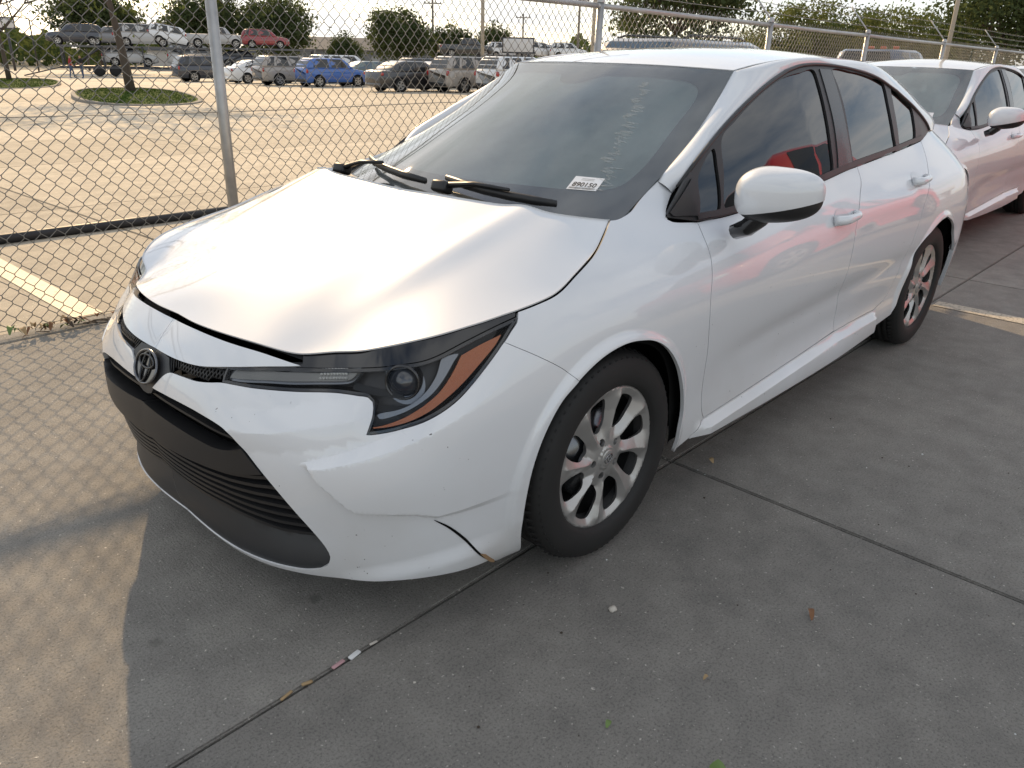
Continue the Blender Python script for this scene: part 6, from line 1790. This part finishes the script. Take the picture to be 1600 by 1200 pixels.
for key, a, d, s, rz, lb in (('tall', 212.5, 47, 0.80, 0.6, 'tall dark tree above the white roof, right of the leaning post'),
                             ('yellow', 204.8, 58, .74, 1.7, 'yellow green tree furthest left in the right hand group'),
                             ('broad', 201.6, 64, .60, 2.5, 'broad tree behind the second barbed wire arm'),
                             ('yellow', 199.0, 60, .70, 3.3, 'olive tree filling the middle of the right hand group'),
                             ('broad', 196.0, 66, .62, 4.4, 'broad dark tree behind the thin pale pole'),
                             ('tall', 193.2, 52, .74, 5.5, 'tall dark tree right of the thin pale pole'),
                             ('broad', 190.4, 54, .80, .2, 'broad tree at the top right corner'),
                             ('yellow', 187.5, 50, .62, 1.1, 'bushy tree low at the right edge'),
                             ('yellow', 207.4, 70, .52, 4.1, 'small light green tree between the tall dark one and the group')):
    x, y, z = pol(a, d, 0 if a < 208 else None); plant(key, (x, y, min(z, -.4)), rz, s, lb, GR_)
# distant scrub and treeline
fw_v, fw_f = [], []
rw = random.Random(99)
for i in range(26000):
    a = rw.uniform(186, 262); d = rw.uniform(165, 215)
    hmax = 2.6 + 1.6 * math.sin(a * .9) + 1.1 * math.sin(a * 2.7 + 1) + (1.0 if a < 222 else 0)
    x, y, _ = pol(a, d); z = -2.3 + rw.random() ** .8 * max(1.2, hmax + 1.6)
    s = rw.uniform(.35, .8); q = Vector((x, y, z)); dd = Vector((rw.gauss(0, 1), rw.gauss(0, 1), rw.gauss(0, 1))).normalized(); u = dd.orthogonal().normalized(); w = dd.cross(u); k = len(fw_v)
    fw_v += [q - u * s, q + w * s * .7, q + u * s, q - w * s * .7]; fw_f.append((k, k + 1, k + 2, k + 3))
o = mesh_obj('distant_treeline', fw_v, fw_f, LM_MID); tag(o, kind='stuff')

# ------------------------------------------------------------------ building, signs, poles
M_WALLG = mat('grey_siding', (0.22, 0.23, 0.24), .8); M_ROOFG = mat('slate_roof', (0.09, 0.10, 0.115), .8); M_DOORW = mat('pale_door', (0.42, .42, .42), .6)
x, y, z = pol(231.6, 118)
bd = empty('long_grey_building', (x, y, z), R(231.6 + 90), 'long low grey building with slate roof behind the parked cars', 'building')
b = MB(); b.box((0, 0, 1.5), (27, 9, 3.0)); b.build('wall', M_WALLG, bd)
b = MB(); b.add([(-14, -5, 2.95), (14, -5, 2.95), (14, 5, 2.95), (-14, 5, 2.95), (-12.5, 0, 4.5), (12.5, 0, 4.5)], [(0, 1, 5, 4), (2, 3, 4, 5), (1, 2, 5), (3, 0, 4), (3, 2, 1, 0)]); b.build('roof', M_ROOFG, bd)
for i, xx in enumerate(np.linspace(-11.5, 11.5, 8)):
    for s in (1, -1):
        if i % 3 == 1:
            b = MB(); b.box((xx, s * 4.54, 1.1), (1.1, .10, 2.2)); b.build('door', M_DOORW, bd)
        else:
            b = MB(); b.box((xx, s * 4.53, 1.6), (1.5, .08, 1.1)); f_ = b.build('window', M_DOORW, bd)
            b = MB(); b.box((xx, s * 4.58, 1.6), (1.3, .03, .9)); b.build('pane', M_GLASSD, f_)
x, y, z = pol(241.5, 140)
b2 = empty('pale_building', (x, y, z), R(241 + 90), 'pale flat roofed shed far behind the carriers', 'building')
b = MB(); b.box((0, 0, 1.4), (24, 8, 2.8)); b.build('wall', mat('pale_wall', (.42, .41, .39), .8), b2); b = MB(); b.box((0, 0, 2.9), (24.6, 8.6, .3)); b.build('roof', M_ROOFG, b2)
def sign(a, d, zc, w, h, m, label, legs=1, cat='sign'):
    x, y, z = pol(a, d); s = empty('billboard', (x, y, z), R(a + 90), label, cat)
    b = MB(); b.box((0, 0, zc - z), (w, .25, h), bev=.03); b.build('panel', m, s)
    b = MB(); b.box((0, 0, zc - z), (w + .3, .18, h + .3)); b.build('frame', M_FRAME, s)
    for k in range(legs):
        xx = 0 if legs == 1 else (-.35 + .7 * k) * w
        b = MB(); b.tube([(xx, 0, 0), (xx, 0, zc - z - h / 2)], .16, 8); b.build('pole', M_FRAME, s)
M_SIGNW = mat('sign_white', (.62, .62, .62), .6); M_SIGNR = mat('sign_red', (.36, .10, .08), .6); M_SIGNB = mat('sign_blue_grey', (.22, .25, .30), .6)
sign(222.9, 92, 2.3, 3.2, 1.3, M_SIGNW, 'white sign board on legs right of the far white SUV', 2)
sign(253.8, 125, 3.6, 1.7, 1.1, M_SIGNW, 'small white sign board on a pole at far left')
sign(255.6, 130, 2.3, 2.2, 1.0, M_SIGNR, 'red roadside sign at the far left edge')
sign(249.9, 130, 5.0, 1.9, 1.7, M_SIGNB, 'blue grey billboard above the dark SUV on the carrier')
M_POLEW = mat('weathered_pole', (.20, .17, .14), .9); M_POLET = mat('pale_tan_pole', (.42, .38, .31), .7)
def pole(name, a, d, h, r, m, label, cat, arms=0, z=None, lamp=False):
    x, y, zz_ = pol(a, d, z); e = empty(name, (x, y, zz_), R(a + 90), label, cat)
    b = MB(); b.tube([(0, 0, 0), (0, 0, h)], [r, r * .8], 8); b.build('shaft', m, e)
    for k in range(arms):
        b = MB(); b.box((0, 0, h - .5 - .9 * k), (2.2, .12, .12)); b.build('crossarm', m, e)
        for s in (-.95, -.4, .4, .95):
            b = MB(); b.lathe([(.05, 0), (.07, .06), (.04, .12), (.06, .16), (0, .2)], 8, Matrix.Translation((s, 0, h - .44 - .9 * k))); b.build('insulator', M_GREYP, e)
    if lamp:
        b = MB(); b.tube([(0, 0, h - .1), (.9, 0, h + .1)], .05, 6); b.build('lamp_arm', m, e)
        b = MB(); b.box((1.15, 0, h + .1), (.7, .3, .14), bev=.04); b.build('lamp_head', M_GREYP, e)
    return e
pole('utility_pole', 228.6, 105, 9.5, .15, M_POLEW, 'utility pole with crossarms rising above the small rounded trees', 'utility pole', 2)
pole('utility_pole', 218.9, 98, 9.5, .15, M_POLEW, 'utility pole with crossarm left of the leaning fence post', 'utility pole', 2)
pole('utility_pole', 222.6, 125, 8.2, .14, M_POLEW, 'distant utility pole above the white sign board', 'utility pole', 1)
pole('lamp_pole', 225.3, 48, 9.0, .11, M_POLET, 'tall pale lamp pole rising behind the white SUV', 'lamp post', lamp=True)
pole('lamp_pole', 252.6, 110, 5.6, .09, M_GREYP, 'distant street lamp above the dark SUV on the carrier', 'street lamp', lamp=True)
pole('timber_pole', 217.9, 26, 6.5, .065, M_POLET, 'pale timber pole standing just right of the leaning fence post', 'pole')
pole('timber_pole', 196.2, 17.5, 6.0, .04, M_POLET, 'slim pale pole at right, rising beside the orange lamps', 'pole', z=-0.05)
# unseen cable above the view, added to cast the shadow bar on the driveway
wires = empty('shadow_cable', (0, 0, 0), label='unseen overhead cable added to cast the dark bar on the driveway', cat='shadow caster')
Lh = Vector((-0.39, -0.92, 0)).normalized() * math.cos(R(SUN_EL)); Lv = math.sin(R(SUN_EL))
def toward_sun(p, z):
    k = z / Lv; return Vector((p[0], p[1], 0)) + Vector((Lh.x * k, Lh.y * k, z))
pA = toward_sun((0.80, -0.335), 3.6); pB = toward_sun((1.25, -0.415), 3.6)
dr_ = (pB - pA).normalized()
b = MB(); b.tube([pA - dr_ * 7, pA, pB, pB + dr_ * 9], .042, 8); b.build('cable', M_RUST, wires)

# ------------------------------------------------------------------ people far off in the car park
def skin_person(loc, rz, pose, shirt, trousers, hair, skin, label, h=1.75):
    e = empty('person', loc, rz, label, 'person')
    s = h / 1.75
    J = dict(pel=(0, 0, .95), chest=(0 + pose.get('lean', 0) * .5, 0, 1.25), neck=(pose.get('lean', 0), 0, 1.47), head=(pose.get('lean', 0) * 1.15 + .02, 0, 1.56), top=(pose.get('lean', 0) * 1.2 + .01, 0, 1.70))
    edges = []; V = []; Rr = []
    def add(p, r): V.append(Vector(p) * s); Rr.append(r * s); return len(V) - 1
    a = add(J['pel'], .135); b_ = add(J['chest'], .145); c = add(J['neck'], .06); d = add(J['head'], .085); t = add(J['top'], .075)
    edges += [(a, b_), (b_, c), (c, d), (d, t)]
    st = pose.get('stride', .12)
    for sd in (1, -1):
        hip = add((0, sd * .09, .88), .095); kn = add((st * sd * .6 + .03, sd * .10, .49), .062); an = add((st * sd, sd * .11, .09), .042); toe = add((st * sd + .15, sd * .12, .035), .035)
        edges += [(a, hip), (hip, kn), (kn, an), (an, toe)]
        lx = pose.get('lean', 0)
        sh = add((lx * .9, sd * .19, 1.42), .062); el = add((lx * .9 + .04 + pose.get('arm', 0) * .5, sd * .24, 1.13), .045); wr = add((lx * .9 + .12 + pose.get('arm', 0), sd * .22, .90 + pose.get('arm', 0) * .5), .032); ha = add((lx * .9 + .17 + pose.get('arm', 0), sd * .21, .83 + pose.get('arm', 0) * .5), .038)
        edges += [(b_, sh), (sh, el), (el, wr), (wr, ha)]
    me = bpy.data.meshes.new('body'); me.from_pydata([tuple(q) for q in V], edges, []); me.update()
    o = bpy.data.objects.new('body', me); COL.objects.link(o)
    sk = o.modifiers.new('skin', 'SKIN'); sk.use_smooth_shade = True
    for i, sv in enumerate(me.skin_vertices[0].data): sv.radius = (Rr[i], Rr[i]); sv.use_root = (i == 0)
    o.modifiers.new('sub', 'SUBSURF').levels = 1
    dg = bpy.context.evaluated_depsgraph_get(); m2 = bpy.data.meshes.new_from_object(o.evaluated_get(dg))
    bpy.data.objects.remove(o, do_unlink=True)
    for q in (skin, shirt, trousers, hair): m2.materials.append(q)
    for f in m2.polygons:
        cz, cy, cx_ = f.center.z / s, abs(f.center.y / s), f.center.x / s
        f.material_index = 2 if cz < .96 and cy < .17 else (3 if cz > 1.60 else (0 if cz > 1.47 or (cy > .17 and cz < 1.12) else 1))
        f.use_smooth = True
    o = bpy.data.objects.new('body', m2); COL.objects.link(o); o.parent = e
    return e
C_SKIN = mat('skin', (.38, .22, .15), .6); C_RED = mat('red_cloth', (.28, .03, .035), .9); C_MAR = mat('maroon_cloth', (.16, .03, .03), .9); C_JEAN = mat('blue_denim', (.05, .08, .15), .9); C_BLK = mat('black_cloth', (.012, .012, .014), .9); C_HAIR = mat('dark_hair', (.015, .012, .01), .7)
x, y, z = pol(255.6, 52); skin_person((x, y, z), R(70), dict(lean=.10, arm=.22, stride=.10), C_MAR, C_BLK, C_HAIR, C_SKIN, 'person in a maroon shirt and black trousers at the far left edge')
x, y, z = pol(250.9, 74); skin_person((x, y, z), R(160), dict(lean=.02, arm=.05, stride=.16), C_RED, C_JEAN, C_HAIR, C_SKIN, 'person in a red shirt and blue jeans walking by the carrier')
x, y, z = pol(250.3, 74.5); skin_person((x, y, z), R(20), dict(lean=.04, arm=.18, stride=.08), C_BLK, C_JEAN, C_HAIR, C_SKIN, 'person in black top standing beside the one in red')

# ------------------------------------------------------------------ what the paint and side glass mirror: a red car and a canopy across the drive
red_ = vehicle('van', 'van', paint('bright_red', (0.62, 0.02, 0.03)), (-7.4, 4.1, 0), 5, 'tall red van across the drive, seen mirrored in the white doors', 'van')
red_.scale = (1.15, 1.08, 1.68)
